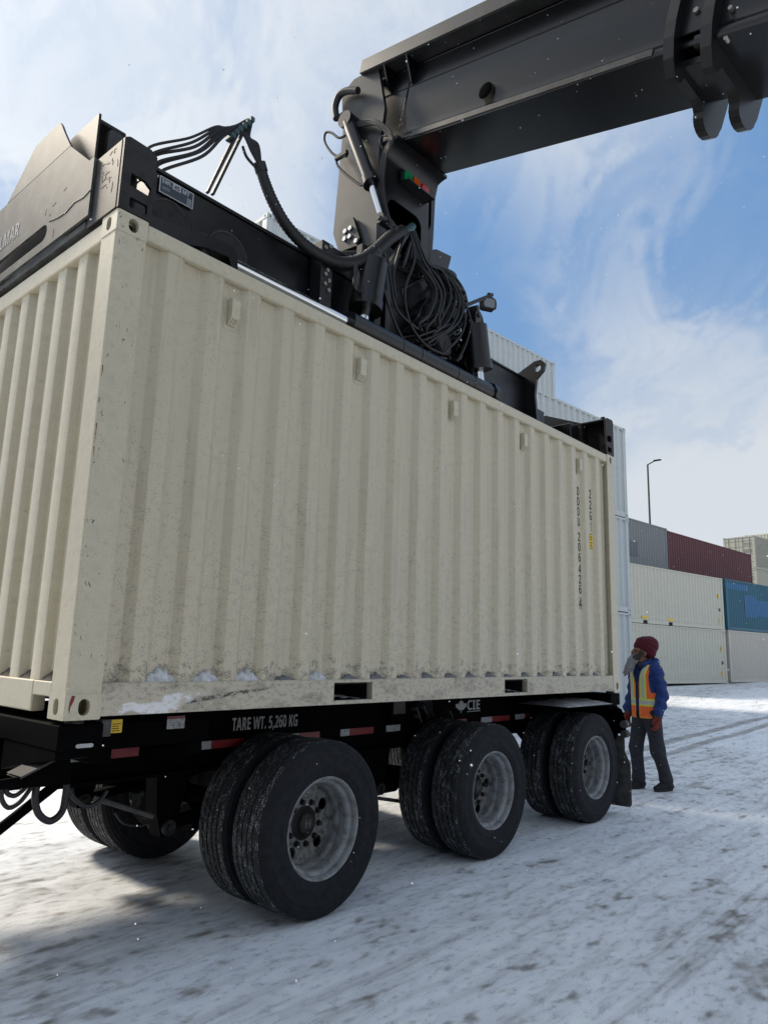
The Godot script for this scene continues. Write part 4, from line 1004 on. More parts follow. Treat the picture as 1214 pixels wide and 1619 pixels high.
	for x in [2.60, 2.84, 3.36, 3.62]:
		g = Geo.new(); g.cyl(Vector3(x - 0.006, 4.045, z), Vector3(x + 0.006, 4.045, z), 0.0885, 24); obj("ram_band", g, M.satin, t)
	g = Geo.new(); g.cyl(Vector3(3.94, 4.045, z), Vector3(4.02, 4.045, z), 0.105, 8); g.span(Vector3(3.84, 3.94, z - 0.02), Vector3(4.0, 4.03, z - 0.32), 0.006); obj("ram_foot", g, M.black, t)
	g = Geo.new(); g.span(Vector3(2.10, 3.94, z - 0.02), Vector3(2.3, 4.02, z - 0.32), 0.006); obj("ram_foot", g, M.black, t)
	g = Geo.new()                                               # clevis arm of the rod
	g.prism(PackedVector2Array([Vector2(0.30, 3.95), Vector2(0.30, 4.04), Vector2(0.62, 4.09), Vector2(0.80, 4.11), Vector2(0.92, 4.10), Vector2(0.94, 3.96), Vector2(0.90, 3.95), Vector2(0.86, 4.03), Vector2(0.70, 4.02), Vector2(0.55, 3.97)]), -0.07, 0.07, Transform3D(Basis(), Vector3(0, 0, z)))
	g.cyl(Vector3(0.70, 3.94, z), Vector3(0.70, 4.12, z), 0.05, 14)
	obj("rod_clevis", g, M.black, t)
	# damping cylinders
	for q in [[px(589, 418, 2, -0.38), px(578, 486, 2, -0.38), px(573, 510, 2, -0.38), 0.128], [px(749, 516, 2, -0.38), px(756, 581, 2, -0.38), px(759, 607, 2, -0.38), 0.125]]:
		g = Geo.new()
		var ax: Vector3 = (q[0] - q[1]).normalized()
		g.tube([q[1] - ax * 0.01, q[1], q[1] + ax * 0.04, q[1] + ax * 0.05, q[0] - ax * 0.02, q[0]], q[3], 26)
		g.cyl(q[1] - ax * 0.03, q[1] + ax * 0.05, q[3] * 1.07, 26)
		var cy := obj("damping_cylinder", g, M.black, t)
		g = Geo.new(); g.cyl(q[1] - ax * 0.02, q[2], 0.045, 18); obj("piston_rod", g, M.chrome, cy)
		g = Geo.new()
		for s in [-1, 1]: g.prism(rrect(-0.05, -0.04, 0.05, 0.13, 0.045, 5), -0.015, 0.015, Transform3D(Basis(), q[0] + Vector3(0, 0.02, s * 0.04)))
		g.cyl(q[0] + Vector3(0, 0.10, -0.10), q[0] + Vector3(0, 0.10, 0.07), 0.022, 12)
		obj("cylinder_eye", g, M.satin, cy)
		g = Geo.new(); g.cyl(q[0] + Vector3(0, 0.10, -0.10), q[0] + Vector3(0.0, 0.10, -0.75), 0.05, 10); obj("cylinder_mount", g, M.black, cy)
	g = Geo.new(); g.tube(curve([px(562, 418, 2, -0.3), px(561, 440, 2, -0.3), px(561, 455, 2, -0.3), px(568, 462, 2, -0.34)]), 0.016, 8); obj("cylinder_pipe", g, M.satin, t)
	# rotator: cross frame, slew ring, bowl
	g = Geo.new()
	g.span(Vector3(2.10, 4.64, -0.62), Vector3(3.95, 4.86, -1.82), 0.02)
	obj("rotator_frame", g, M.black, t)
	g = Geo.new(); g.lathe([Vector2(0, 5.06), Vector2(0.62, 5.06), Vector2(0.66, 5.03), Vector2(0.66, 4.96), Vector2(0.60, 4.94), Vector2(0.60, 4.86)], Transform3D(Basis(), Vector3(3.03, 0, -1.22)), 48); obj("slew_ring", g, M.black, t)
	g = Geo.new(); g.lathe([Vector2(0.67, 5.05), Vector2(0.69, 5.03), Vector2(0.69, 4.98), Vector2(0.67, 4.96)], Transform3D(Basis(), Vector3(3.03, 0, -1.22)), 80, false); obj("ring_gear", g, M.darksteel, t)
	# flared box at the far side of the rotator and the motor below it
	g = Geo.new()
	var f0 := px(640, 396, 2, -0.80); var f1 := px(690, 394, 2, -0.80); var f2 := px(713, 408, 2, -0.80); var f3 := px(704, 440, 2, -0.80); var f4 := px(650, 425, 2, -0.80)
	g.prism(PackedVector2Array([Vector2(f0.x, f0.y - 0.02), Vector2(f1.x, f1.y), Vector2(f2.x, f2.y + 0.02), Vector2(f2.x - 0.01, f2.y - 0.03), Vector2(f3.x, f3.y), Vector2(f3.x - 0.02, f3.y - 0.08), Vector2(f4.x, f4.y - 0.10)]), -1.30, -0.80)
	obj("slew_motor_box", g, M.black, t)
	g = Geo.new()
	var mc := px(700, 450, 2, -0.85)
	g.lathe([Vector2(0, 0.09), Vector2(0.14, 0.09), Vector2(0.19, 0.05), Vector2(0.20, 0.0), Vector2(0.17, -0.07), Vector2(0.12, -0.14), Vector2(0.12, -0.4)], Transform3D(Basis(), mc + Vector3(-0.08, 0.0, 0)), 28); obj("slew_motor", g, M.hose, t)
	# hydraulic block low on the right
	var hb := px(702, 543, 2, -0.42)
	g = Geo.new(); g.cyl(hb + Vector3(0, 0, -0.2), hb, 0.11, 20); g.cyl(hb, hb + Vector3(0, 0, 0.012), 0.095, 20); obj("hose_drum", g, M.hose2, t)
	g = Geo.new(); g.span(Vector3(2.42, 3.96, -0.64), Vector3(3.80, 5.0, -0.56), 0.01); g.span(Vector3(2.48, 4.05, -0.52), Vector3(2.56, 4.9, -0.46), 0.005); g.span(Vector3(2.62, 4.05, -0.52), Vector3(2.68, 4.8, -0.46), 0.005); obj("valve_panel", g, M.black, t)
	for k in 26:
		var p := px(650 + 80 * rng.randf(), 520 + 60 * rng.randf(), 2, -0.50)
		if p.y < 4.02: continue
		g = Geo.new(); g.cyl(p, p + Vector3(0.0, 0, 0.05 + 0.04 * rng.randf()), 0.014 + 0.014 * rng.randf(), 6); g.cyl(p + Vector3(0, 0, 0.05), p + Vector3(rng.randf_range(-0.04, 0.04), -0.05, 0.06), 0.010, 6); obj("hose_fitting", g, M.darksteel if k % 4 else M.satin, t)
	# the bundle of hoses: loops that hang from the head and run to the valves
	for k in 30:                                                 # nested arcs that bulge towards the far side
		var s := (k + 0.5) / 30.0
		var d := -0.34 - 0.22 * rng.randf()
		var jx := rng.randf_range(-5, 5); var jy := rng.randf_range(-5, 5)
		var pts := [px(lerpf(640, 668, s) + jx, lerpf(400, 418, s), 2, -0.62), px(lerpf(664, 712, s) + jx, lerpf(424, 432, s) + jy, 2, d), px(lerpf(680, 738, s), lerpf(458, 470, s) + jy, 2, d + 0.04), px(lerpf(676, 728, s) + jx, lerpf(492, 514, s), 2, d + 0.03), px(lerpf(650, 690, rng.randf()), lerpf(512, 545, s) + jy, 2, d), px(rng.randf_range(632, 720), rng.randf_range(520, 566), 2, -0.55)]
		g = Geo.new(); g.tube(curve(pts, 7), rng.randf_range(0.009, 0.015), 7); obj("hydraulic_hose", g, M.hose2 if k % 3 == 0 else M.hose, t)
	for k in 24:                                                 # shorter runs across the valve block
		var a0 := Vector2(rng.randf_range(618, 740), rng.randf_range(440, 545)); var b0 := a0 + Vector2(rng.randf_range(-40, 40), rng.randf_range(10, 50))
		b0 = b0.clamp(Vector2(618, 470), Vector2(742, 572))
		var mid := (a0 + b0) * 0.5 + Vector2(rng.randf_range(-22, 22), rng.randf_range(-5, 22))
		g = Geo.new(); g.tube(curve([px(a0.x, a0.y, 2, -0.56), px(lerpf(a0.x, mid.x, 0.6), lerpf(a0.y, mid.y, 0.5), 2, -0.44), px(mid.x, mid.y, 2, -0.42), px(b0.x, b0.y, 2, -0.55)], 6), rng.randf_range(0.008, 0.014), 7); obj("hydraulic_hose", g, M.hose, t)
	for q in [[[612, 400], [617, 440], [628, 490], [660, 520]], [[640, 372], [630, 400], [622, 436], [626, 470]], [[652, 365], [668, 410], [690, 450], [700, 500]], [[655, 365], [676, 415], [700, 430], [712, 470], [690, 520]], [[648, 366], [655, 410], [640, 460], [648, 510], [672, 545], [700, 560]], [[606, 455], [620, 500], [640, 540], [668, 560], [705, 567]], [[735, 480], [744, 510], [736, 545], [722, 572]], [[722, 470], [735, 500], [728, 530], [700, 560]]]:
		var pts := []
		for w in q: pts.append(px(w[0], w[1], 2, -0.34))
		g = Geo.new(); g.tube(curve(pts, 8), 0.012, 7); obj("hydraulic_hose", g, M.hose, t)
	# rings of spare hose against the sky and the work lamp
	for q in [[722, 464, 13, 8], [724, 478, 14, 7]]:
		var pts := []
		for k in 13: pts.append(px(q[0] + q[2] * cos(TAU * k / 12), q[1] + q[3] * sin(TAU * k / 12), 2, -0.40))
		g = Geo.new(); g.tube(pts, 0.013, 7); obj("hose_loop", g, M.hose, t)
	g = Geo.new(); g.bar(px(728, 486, 2, -0.36), px(778, 466, 2, -0.36), 0.03, 0.035); g.bar(px(735, 480, 2, -0.36), px(768, 474, 2, -0.36), 0.015, 0.015); g.bar(px(748, 484, 2, -0.36), px(752, 505, 2, -0.38), 0.09, 0.06); obj("lamp_arm", g, M.hose, t)
	var lc := px(771, 481, 2, -0.36)
	g = Geo.new(); g.prism(rrect(-0.075, -0.06, 0.075, 0.06, 0.025), -0.04, 0.03, Transform3D(Basis(Vector3.UP, -0.5), lc)); g.cyl(lc + Vector3(0, 0.05, 0), lc + Vector3(0.02, 0.12, 0), 0.02, 8); var wl := obj("work_lamp", g, M.hose, t)
	g = Geo.new(); g.prism(rrect(-0.06, -0.047, 0.06, 0.047, 0.02), 0.031, 0.034, Transform3D(Basis(Vector3.UP, -0.5), lc)); obj("lamp_lens", g, M.glass, wl)
	g = Geo.new(); g.tube(curve([px(774, 468, 2, -0.36), px(783, 476, 2, -0.36), px(783, 488, 2, -0.36), px(778, 489, 2, -0.36)]), 0.007, 6); obj("lamp_cable", g, M.hose, t)
	g = Geo.new(); g.tube(curve([px(752, 490, 2, -0.36), px(760, 500, 2, -0.34), px(763, 516, 2, -0.34)]), 0.014, 7); obj("hydraulic_hose", g, M.hose, t)
	# hose mast: two bars, a clamp head, hoses that come up from the end beam and go on as one ribbed loom
	g = Geo.new()
	for q in [[328, 305, 372, 214], [336, 308, 384, 210]]: g.bar(px(q[0], q[1], 2, -0.60), px(q[2], q[3], 2, -0.60), 0.03, 0.02)
	obj("hose_mast", g, M.hose, t)
	g = Geo.new(); g.bar(px(332, 300, 2, -0.585), px(379, 208, 2, -0.585), 0.012, 0.012); obj("mast_edge", g, M.flap, t)
	for k in 6:
		var c := px(365 + k * 6, 217 - k * 5, 2, -0.60)
		g = Geo.new(); g.box(c, Vector3(0.035, 0.04, 0.09), 0.006); obj("hose_clamp", g, M.teal, t)
		var st := px(238 + k * 3.4, 232 + k * 7 + (4 if k % 2 else 0), 2, -0.60 - 0.03 * (k % 3))
		g = Geo.new(); g.tube(curve([st + Vector3(0, -0.10, -0.05), st, px(300 + k * 4, 218 + 7 * k - (6 if k > 3 else 0), 2, -0.61), px(345 + k * 2, 200 + k * 2.2 if k < 4 else 206 + (k - 3) * 4, 2, -0.60), c + Vector3(0, 0.015, 0), px(390 + k * 2 - 6, 212 + k * 1, 2, -0.59), px(398 + k * 2, 240 - k * 2, 2, -0.57), px(412, 265, 2, -0.56)], 8), 0.0095 + 0.001 * (k % 3), 8); obj("hydraulic_hose", g, M.hose, t)
	g = Geo.new(); g.tube(curve([px(384, 232, 2, -0.58), px(390, 248, 2, -0.56), px(402, 262, 2, -0.56), px(410, 268, 2, -0.56)]), 0.011, 7); obj("hydraulic_hose", g, M.hose, t)
	var loom := []
	for q in [[411, 262, -0.56], [419, 288, -0.55], [432, 320, -0.53], [452, 355, -0.50], [480, 386, -0.47], [510, 406, -0.44], [540, 416, -0.41], [570, 412, -0.38], [595, 395, -0.36], [618, 375, -0.36], [636, 366, -0.38]]: loom.append(px(q[0], q[1], 2, q[2]))
	g = Geo.new(); g.tube(curve(loom, 12), 0.037, 14, 0.052, 0.12); obj("hose_loom", g, M.hose, t)
	g = Geo.new(); g.cyl(px(410, 258, 2, -0.56), px(414, 272, 2, -0.56), 0.048, 12); obj("loom_collar", g, M.hose2, t)
	for k in 7:
		g = Geo.new(); g.tube(curve([px(632 + k, 370 - k, 2, -0.38), px(640, 366 - k, 2, -0.40), px(652 + k, 362 + k * 2, 2, -0.46), px(648 + k * 3, 385 + k * 4, 2, -0.50), px(640 + k * 7, 420 + k * 5, 2, -0.5)]), 0.013, 7); obj("hydraulic_hose", g, M.hose, t)
	g = Geo.new(); g.cyl(px(640, 368, 2, -0.42), px(652, 358, 2, -0.44), 0.035, 10); obj("hose_clamp", g, M.teal, t)
	g = Geo.new(); g.bar(px(642, 372, 2, -0.45), px(614, 420, 2, -0.45), 0.05, 0.03); g.bar(px(652, 370, 2, -0.48), px(636, 425, 2, -0.5), 0.03, 0.02); obj("hose_bracket", g, M.satin, t)

# ---------------------------------------------------------------- boom of the reach stacker
func build_boom():
	var t := thing("reach_stacker_boom", "black telescopic boom reaching down to the spreader above the beige container", "boom", Vector3.ZERO)
	var ez := Vector3(-0.085, -0.27, 0.96).normalized()
	var ex := Vector3.UP.cross(ez).normalized()
	var ey := ez.cross(ex)
	var T0 := Transform3D(Basis(ex, ey, ez), Vector3(2.79, 6.17, -0.62))
	var w := 0.61
	var prof := PackedVector2Array()
	var half := [Vector2(0.0, 0.0), Vector2(-0.012, 0.012), Vector2(-0.012, 0.055), Vector2(0.0, 0.066), Vector2(0.006, 0.10), Vector2(0.004, 0.14), Vector2(-0.004, 0.20), Vector2(-0.016, 0.28), Vector2(-0.024, 0.38), Vector2(-0.026, 0.48), Vector2(-0.026, 0.82)]
	for i in range(half.size() - 1, -1, -1): prof.append(half[i])
	for p in half: prof.append(Vector2(w - p.x, p.y))
	var g := Geo.new()
	swept(g, prof, -0.42, 3.2, T0)
	var hp := []
	obj("inner_boom", g, M.boom, t)
	var big := PackedVector2Array()
	for p in prof: big.append(Vector2((p.x - w * 0.5) * 1.13 + w * 0.5, (p.y - 0.41) * 1.10 + 0.41))
	g = Geo.new(); swept(g, big, 2.90, 8.5, T0); obj("outer_boom", g, M.boom, t)
	# hole in the side: flat black disc, its colour painting the shade within
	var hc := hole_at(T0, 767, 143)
	g = Geo.new(); g.lathe([Vector2(0, 0.002), Vector2(0.064, 0.002), Vector2(0.068, 0.0)], Transform3D(T0.basis * Basis(Vector3(0, 0, 1), Vector3(-1, 0, 0), Vector3(0, -1, 0)), hc), 28); obj("painted_hole", g, M.hole_paint, t)
	# hose tray along the upper edge with gussets
	g = Geo.new()
	for q in [[-0.20, 0.70, -0.185, 0.83], [-0.186, 0.812, 0.0, 0.829], [-0.186, 0.70, -0.03, 0.712]]:
		g.box(T0 * Vector3((q[0] + q[2]) * 0.5, (q[1] + q[3]) * 0.5, 3.6), Vector3(q[2] - q[0], q[3] - q[1], 8.1), 0.003, T0.basis)
	obj("hose_tray", g, M.satin, t)
	for zz in [-0.12, 0.18]:
		g = Geo.new(); g.prism(PackedVector2Array([Vector2(-0.18, 0.70), Vector2(-0.02, 0.70), Vector2(-0.02, 0.50), Vector2(-0.06, 0.52)]), zz - 0.008, zz + 0.008, T0); obj("gusset", g, M.boom, t)
	g = Geo.new(); g.box(T0 * Vector3(-0.016, 0.034, 1.45), Vector3(0.012, 0.050, 2.3), 0.003, T0.basis); obj("wear_strip", g, M.worn, t)
	for q in [[-0.0275, 0.50], [-0.0275, 0.685]]:
		g = Geo.new(); g.tube([T0 * Vector3(q[0], q[1], -0.30), T0 * Vector3(q[0], q[1], 2.6)], 0.005, 6); obj("weld_seam", g, M.boom, t)
	g = Geo.new(); g.tube([T0 * Vector3(-0.028, 0.10, 0.12), T0 * Vector3(-0.030, 0.45, 0.12), T0 * Vector3(-0.030, 0.80, 0.12)], 0.005, 6); obj("weld_seam", g, M.boom, t)
	# collar plates with lugs
	for zz in [2.76, 3.00]:
		g = Geo.new()
		var lug := PackedVector2Array([Vector2(-0.13, 0.66), Vector2(-0.13, 0.12), Vector2(-0.115, 0.02), Vector2(-0.07, -0.09), Vector2(0.0, -0.180), Vector2(0.05, -0.192), Vector2(0.085, -0.165), Vector2(0.105, -0.130), Vector2(0.33, -0.135), Vector2(0.38, -0.145), Vector2(0.41, -0.17)])
		for k in 9: lug.append(Vector2(0.555, -0.180) + Vector2.from_angle(PI + PI * k / 8.0) * Vector2(0.135, 0.095))
		lug.append_array(PackedVector2Array([Vector2(0.705, -0.15), Vector2(0.72, 0.0), Vector2(0.73, 0.62)]))
		g.prism(lug, zz - 0.035, zz + 0.035, T0)
		obj("collar_plate", g, M.black, t)
	g = Geo.new(); g.box(T0 * Vector3(0.25, -0.075, 2.88), Vector3(0.42, 0.05, 0.18), 0.004, T0.basis); g.box(T0 * Vector3(-0.045, 0.30, 2.88), Vector3(0.02, 0.5, 0.18), 0.004, T0.basis); obj("collar_web", g, M.boom, t)
	for k in 3:
		g = Geo.new(); g.cyl(T0 * Vector3(-0.075, 0.18 + 0.11 * k, 2.88), T0 * Vector3(-0.045, 0.18 + 0.11 * k, 2.88), 0.018, 8); obj("bolt", g, M.bolt2, t)
	for q in [[-0.045, 0.12, 3.1], [-0.02, -0.05, 3.1]]:
		g = Geo.new(); g.cyl(T0 * Vector3(q[0] - 0.02, q[1], q[2]), T0 * Vector3(q[0] + 0.02, q[1], q[2]), 0.014, 8); obj("bolt", g, M.bolt2, t)
	# head: two side plates that turn down to the rotator, a front plate with a window
	var zf := -0.62
	for s in [0, 1]:
		g = Geo.new()
		var x := 2.665 if s == 0 else 3.40
		var pr := PackedVector2Array([Vector2(zf, 6.12), Vector2(zf + 0.03, 6.30), Vector2(zf + 0.05, 6.45), Vector2(zf - 0.05, 6.95), Vector2(-0.98, 6.98), Vector2(-1.14, 6.90), Vector2(-1.10, 6.50), Vector2(-1.17, 5.42), Vector2(-1.10, 5.24), Vector2(-1.0, 5.16), Vector2(-0.85, 5.10), Vector2(zf, 5.14)])
		g.prism(pr, -0.02, 0.02, Transform3D(Basis(Vector3(0, 0, 1), Vector3.UP, Vector3(-1, 0, 0)), Vector3(x, 0, 0)))
		obj("head_side_plate", g, M.satin if s == 0 else M.black, t)
	g = Geo.new()
	g.prism(PackedVector2Array([Vector2(2.686, 5.06), Vector2(3.42, 5.06), Vector2(3.46, 5.55), Vector2(3.48, 6.0), Vector2(3.52, 6.16), Vector2(2.70, 6.16)]), -0.025, 0.0, Transform3D(Basis(), Vector3(0, 0, zf)), rrect(2.78, 5.16, 3.27, 5.66, 0.10, 5))
	obj("head_front_plate", g, M.black, t)
	g = Geo.new(); g.span(Vector3(2.69, 5.1, -0.95), Vector3(3.38, 6.3, -0.97), 0.0); obj("head_web", g, M.black, t)
	g = Geo.new(); g.span(Vector3(2.69, 5.0, -0.75), Vector3(3.38, 5.10, -1.25), 0.01); g.cyl(Vector3(3.03, 5.06, -1.22), Vector3(3.03, 5.3, -1.22), 0.30, 24); obj("rotator_neck", g, M.black, t)
	# fillet between the front plate and the underside
	g = Geo.new()
	var fil := PackedVector2Array([Vector2(zf - 0.02, 6.16), Vector2(zf - 0.02, 5.98)])
	for k in 11: fil.append(Vector2(zf + 0.002 + 0.17 * (1.0 - cos(PI / 2 * k / 10)), 5.99 + 0.13 * sin(PI / 2 * k / 10)))
	fil.append(Vector2(zf + 0.17, 6.15))
	g.prism(fil, -3.44, -2.70, Transform3D(Basis(Vector3(0, 0, 1), Vector3.UP, Vector3(-1, 0, 0)), Vector3.ZERO))
	obj("fillet", g, M.black, t)
	# pad with white bolts on the head's foot
	g = Geo.new(); g.prism(PackedVector2Array([Vector2(-0.10, -0.13), Vector2(0.13, -0.15), Vector2(0.15, -0.08), Vector2(0.06, 0.16), Vector2(-0.03, 0.18), Vector2(-0.11, 0.10)]), 0.0, 0.03, Transform3D(Basis(Vector3(0, 0, 1), Vector3.UP, Vector3(-1, 0, 0)), px(553, 374, 0, 2.640))); obj("bolt_pad", g, M.black, t)
	for q in [[546, 366], [554, 361], [545, 378], [553, 374], [563, 381]]:
		var c := px(q[0], q[1], 0, 2.608)
		g = Geo.new(); g.cyl(c + Vector3(0.01, 0, 0), c - Vector3(0.012, 0, 0), 0.024, 8); obj("bolt", g, M.bolt, t)
	# signal lamps
	var a := px(636, 281, 2, zf + 0.03); var b := px(676, 302, 2, zf + 0.03)
	g = Geo.new(); g.box((a + b) * 0.5 - Vector3(0, 0, 0.015), Vector3(0.40, 0.13, 0.04), 0.01); g.box((a + b) * 0.5 + Vector3(0, -0.085, 0.03), Vector3(0.40, 0.012, 0.12), 0.003); var lb := obj("signal_lamp_box", g, M.black, t)
	for k in 3:
		var c := (a + b) * 0.5 + Vector3((k - 1) * 0.125, 0, 0.012)
		g = Geo.new(); g.prism(rrect(-0.052, -0.052, 0.052, 0.052, 0.024), -0.006, 0.014, Transform3D(Basis(), c)); obj("signal_lens", g, [M.green, M.amber, M.red][k], lb)
		lb.get_child(k).set_meta("label", ["green signal lens", "amber signal lens", "red signal lens"][k])
	# tilt cylinder on the near side
	var c0 := px(551, 196, 0, 2.56); var c1 := px(586, 288, 0, 2.56); var c2 := px(605, 348, 0, 2.56)
	g = Geo.new(); g.cyl(c0, c1, 0.062, 22); var ax := (c1 - c0).normalized(); g.cyl(c1 - ax * 0.05, c1 + ax * 0.03, 0.076, 22); var tc := obj("tilt_cylinder", g, M.black, t)
	g = Geo.new(); g.cyl(c1, c2, 0.032, 18); obj("piston_rod", g, M.chrome, tc)
	g = Geo.new(); g.cyl(c2 + Vector3(-0.05, 0, 0), c2 + Vector3(0.10, 0, 0), 0.05, 16); g.cyl(c2 + Vector3(-0.06, 0, 0), c2 + Vector3(-0.05, 0, 0), 0.022, 10); obj("rod_eye", g, M.satin, tc)
	g = Geo.new(); g.cyl(c0 + Vector3(-0.06, 0.02, 0), c0 + Vector3(0.16, 0.02, 0), 0.08, 18); obj("cylinder_pivot", g, M.black, tc)
	# guard bow and hoses at the tip
	g = Geo.new(); g.tube(curve([px(532, 188, 0, 2.60), px(530, 170, 0, 2.60), px(536, 152, 0, 2.60), px(548, 144, 0, 2.60), px(566, 143, 0, 2.60)]), 0.034, 10); obj("guard_bow", g, M.hose, t)
	g = Geo.new(); g.span(px(531, 188, 0, 2.60), px(541, 176, 0, 2.60) + Vector3(0.06, 0, 0), 0.006); obj("guard_foot", g, M.black, t)
	for q in [[[546, 214], [536, 218], [524, 210], [515, 210], [513, 222], [520, 236], [531, 246], [548, 247]], [[530, 247], [534, 262], [546, 275], [560, 286], [572, 293], [578, 288]]]:
		var pts := []
		for v in q: pts.append(px(v[0], v[1], 0, 2.58))
		g = Geo.new(); g.tube(curve(pts), 0.012, 8); obj("hydraulic_hose", g, M.hose, t)
	g = Geo.new(); g.box(px(540, 246, 0, 2.58), Vector3(0.04, 0.05, 0.16), 0.008); obj("hose_clamp", g, M.hose, t)
	var rng := RandomNumberGenerator.new(); rng.seed = 8
	for k in 9:
		var o := rng.randf_range(-5, 5); var p := rng.randf_range(-4, 4)
		g = Geo.new(); g.tube(curve([px(563 + o, 197 + p, 0, 2.58), px(590 + o, 193 + p, 0, 2.57), px(610 + o, 205 + p, 0, 2.58), px(618 + o * 0.6, 222, 0, 2.59), px(608 + o * 0.8, 245, 0, 2.60), px(602 + o, 290, 0, 2.60), px(610 + o, 340, 0, 2.60), px(625 + o, 362 + p, 0, 2.56)]), 0.010, 7); obj("hydraulic_hose", g, M.hose, t)
	g = Geo.new(); g.tube(curve([px(612, 215, 0, 2.56), px(603, 216, 0, 2.56), px(601, 226, 0, 2.56), px(606, 236, 0, 2.57)]), 0.007, 6); obj("hydraulic_hose", g, M.hose, t)

func swept(g: Geo, poly: PackedVector2Array, z0: float, z1: float, t: Transform3D):
	var o := poly
	if Geometry2D.is_polygon_clockwise(o): o.reverse()
	g.smooth(0)
	var n := 12
	for i in o.size():
		var a := o[i]; var b := o[(i + 1) % o.size()]
		if a.distance_to(b) > 0.25: g.flat()
		else: g.smooth(0)
		for k in n:
			var za := lerpf(z0, z1, float(k) / n); var zb := lerpf(z0, z1, float(k + 1) / n)
			g.quad(t * Vector3(a.x, a.y, za), t * Vector3(b.x, b.y, za), t * Vector3(b.x, b.y, zb), t * Vector3(a.x, a.y, zb))
	g.flat()
	var ix := Geometry2D.triangulate_polygon(o)
	for i in range(0, ix.size(), 3):
		for z in [z0, z1]: g.tri(t * Vector3(o[ix[i]].x, o[ix[i]].y, z), t * Vector3(o[ix[i + 1]].x, o[ix[i + 1]].y, z), t * Vector3(o[ix[i + 2]].x, o[ix[i + 2]].y, z))
func hole_at(t: Transform3D, u: float, v: float) -> Vector3:
	# where the ray of a pixel meets the boom's near side plane (local x = -0.026)
	var inv := t.affine_inverse()
	var o := inv * CAMPOS
	var d := inv.basis * (CAMROT * Vector3((u - 607.0) / 1145.0, (809.5 - v) / 1145.0, -1.0))
	return t * (o + d * ((-0.0265 - o.x) / d.x))

# ---------------------------------------------------------------- bodies from tapered capsules, joined smoothly, meshed as surface nets
func sdf(g: Geo, prims: Array, cell: float, k := 0.014, cut_lo := -1e9, cut_hi := 1e9, colored := false):
	# prims: [a, b, ra, rb]; the field is -k log(sum exp(-d/k)); cut_lo / cut_hi trim in y
	var lo := Vector3.ONE * 1e9; var hi := -lo
	for p in prims:
		var r: float = max(p[2], p[3]) + 0.03
		for q in [p[0], p[1]]:
			lo = lo.min(q - Vector3.ONE * r); hi = hi.max(q + Vector3.ONE * r)
	lo.y = max(lo.y, cut_lo - 2 * cell); hi.y = min(hi.y, cut_hi + 2 * cell)
	var nx := int((hi.x - lo.x) / cell) + 2; var ny := int((hi.y - lo.y) / cell) + 2; var nz := int((hi.z - lo.z) / cell) + 2
	var F := PackedFloat32Array(); F.resize(nx * ny * nz); F.fill(0.0)
	for p in prims:
		var a: Vector3 = p[0]; var b: Vector3 = p[1]; var ra: float = p[2]; var rb: float = p[3]
		var m: float = max(ra, rb) + 5.0 * k + cell * 1.5
		var l: Vector3 = (a.min(b) - Vector3.ONE * m - lo) / cell; var h: Vector3 = (a.max(b) + Vector3.ONE * m - lo) / cell
		var ab := b - a; var L2: float = max(ab.length_squared(), 1e-9)
		for z in range(max(0, int(l.z)), min(nz, int(h.z) + 1)):
			for y in range(max(0, int(l.y)), min(ny, int(h.y) + 1)):
				var base := (z * ny + y) * nx
				for x in range(max(0, int(l.x)), min(nx, int(h.x) + 1)):
					var q := lo + Vector3(x, y, z) * cell
					var s := clampf((q - a).dot(ab) / L2, 0.0, 1.0)
					var d := q.distance_to(a + ab * s) - lerpf(ra, rb, s)
					if d < 6.0 * k: F[base + x] += exp(clampf(-d / k, -12.0, 30.0))
	for z in nz:
		for y in ny:
			var base := (z * ny + y) * nx
			var yy := lo.y + y * cell
			var cd: float = max(cut_lo - yy, yy - cut_hi)
			for x in nx:
				var v := F[base + x]
				F[base + x] = max((6.0 * k if v <= 0.0 else -k * log(v)), cd)
	var id := PackedInt32Array(); id.resize(nx * ny * nz); id.fill(-1)
	var V := []
	var off := [0, 1, nx, nx + 1, nx * ny, nx * ny + 1, nx * ny + nx, nx * ny + nx + 1]
	for z in nz - 1:
		for y in ny - 1:
			for x in nx - 1:
				var i := (z * ny + y) * nx + x
				var neg := 0
				for c in 8:
					if F[i + off[c]] < 0.0: neg += 1
				if neg == 0 or neg == 8: continue
				var s := Vector3.ZERO; var n := 0
				for e in [[0, 1], [2, 3], [4, 5], [6, 7], [0, 2], [1, 3], [4, 6], [5, 7], [0, 4], [1, 5], [2, 6], [3, 7]]:
					var f0 := F[i + off[e[0]]]; var f1 := F[i + off[e[1]]]
					if (f0 < 0.0) != (f1 < 0.0):
						var t := f0 / (f0 - f1)
						s += Vector3(e[0] & 1, (e[0] >> 1) & 1, e[0] >> 2).lerp(Vector3(e[1] & 1, (e[1] >> 1) & 1, e[1] >> 2), t); n += 1
				id[i] = V.size()
				V.append(lo + (Vector3(x, y, z) + s / n) * cell)
	g.smooth(0)
	var put = func(q: Vector3):
		if colored: g.st.set_color(vest_color(q))
		g.v(q)
	for z in range(1, nz - 1):
		for y in range(1, ny - 1):
			for x in range(1, nx - 1):
				var i := (z * ny + y) * nx + x
				for ax in 3:
					var j := i + int([1, nx, nx * ny][ax])
					if (F[i] < 0.0) == (F[j] < 0.0): continue
					var o1 := int([nx, nx * ny, 1][ax]); var o2 := int([nx * ny, 1, nx][ax])
					var q := [id[i - o1 - o2], id[i - o2], id[i], id[i - o1]]
					if q.min() < 0: continue
					if F[i] > 0.0: q.reverse()
					var A: Vector3 = V[q[0]]; var B: Vector3 = V[q[1]]; var C: Vector3 = V[q[2]]; var D: Vector3 = V[q[3]]
					put.call(A); put.call(C); put.call(B); put.call(A); put.call(D); put.call(C)
	g.flat()

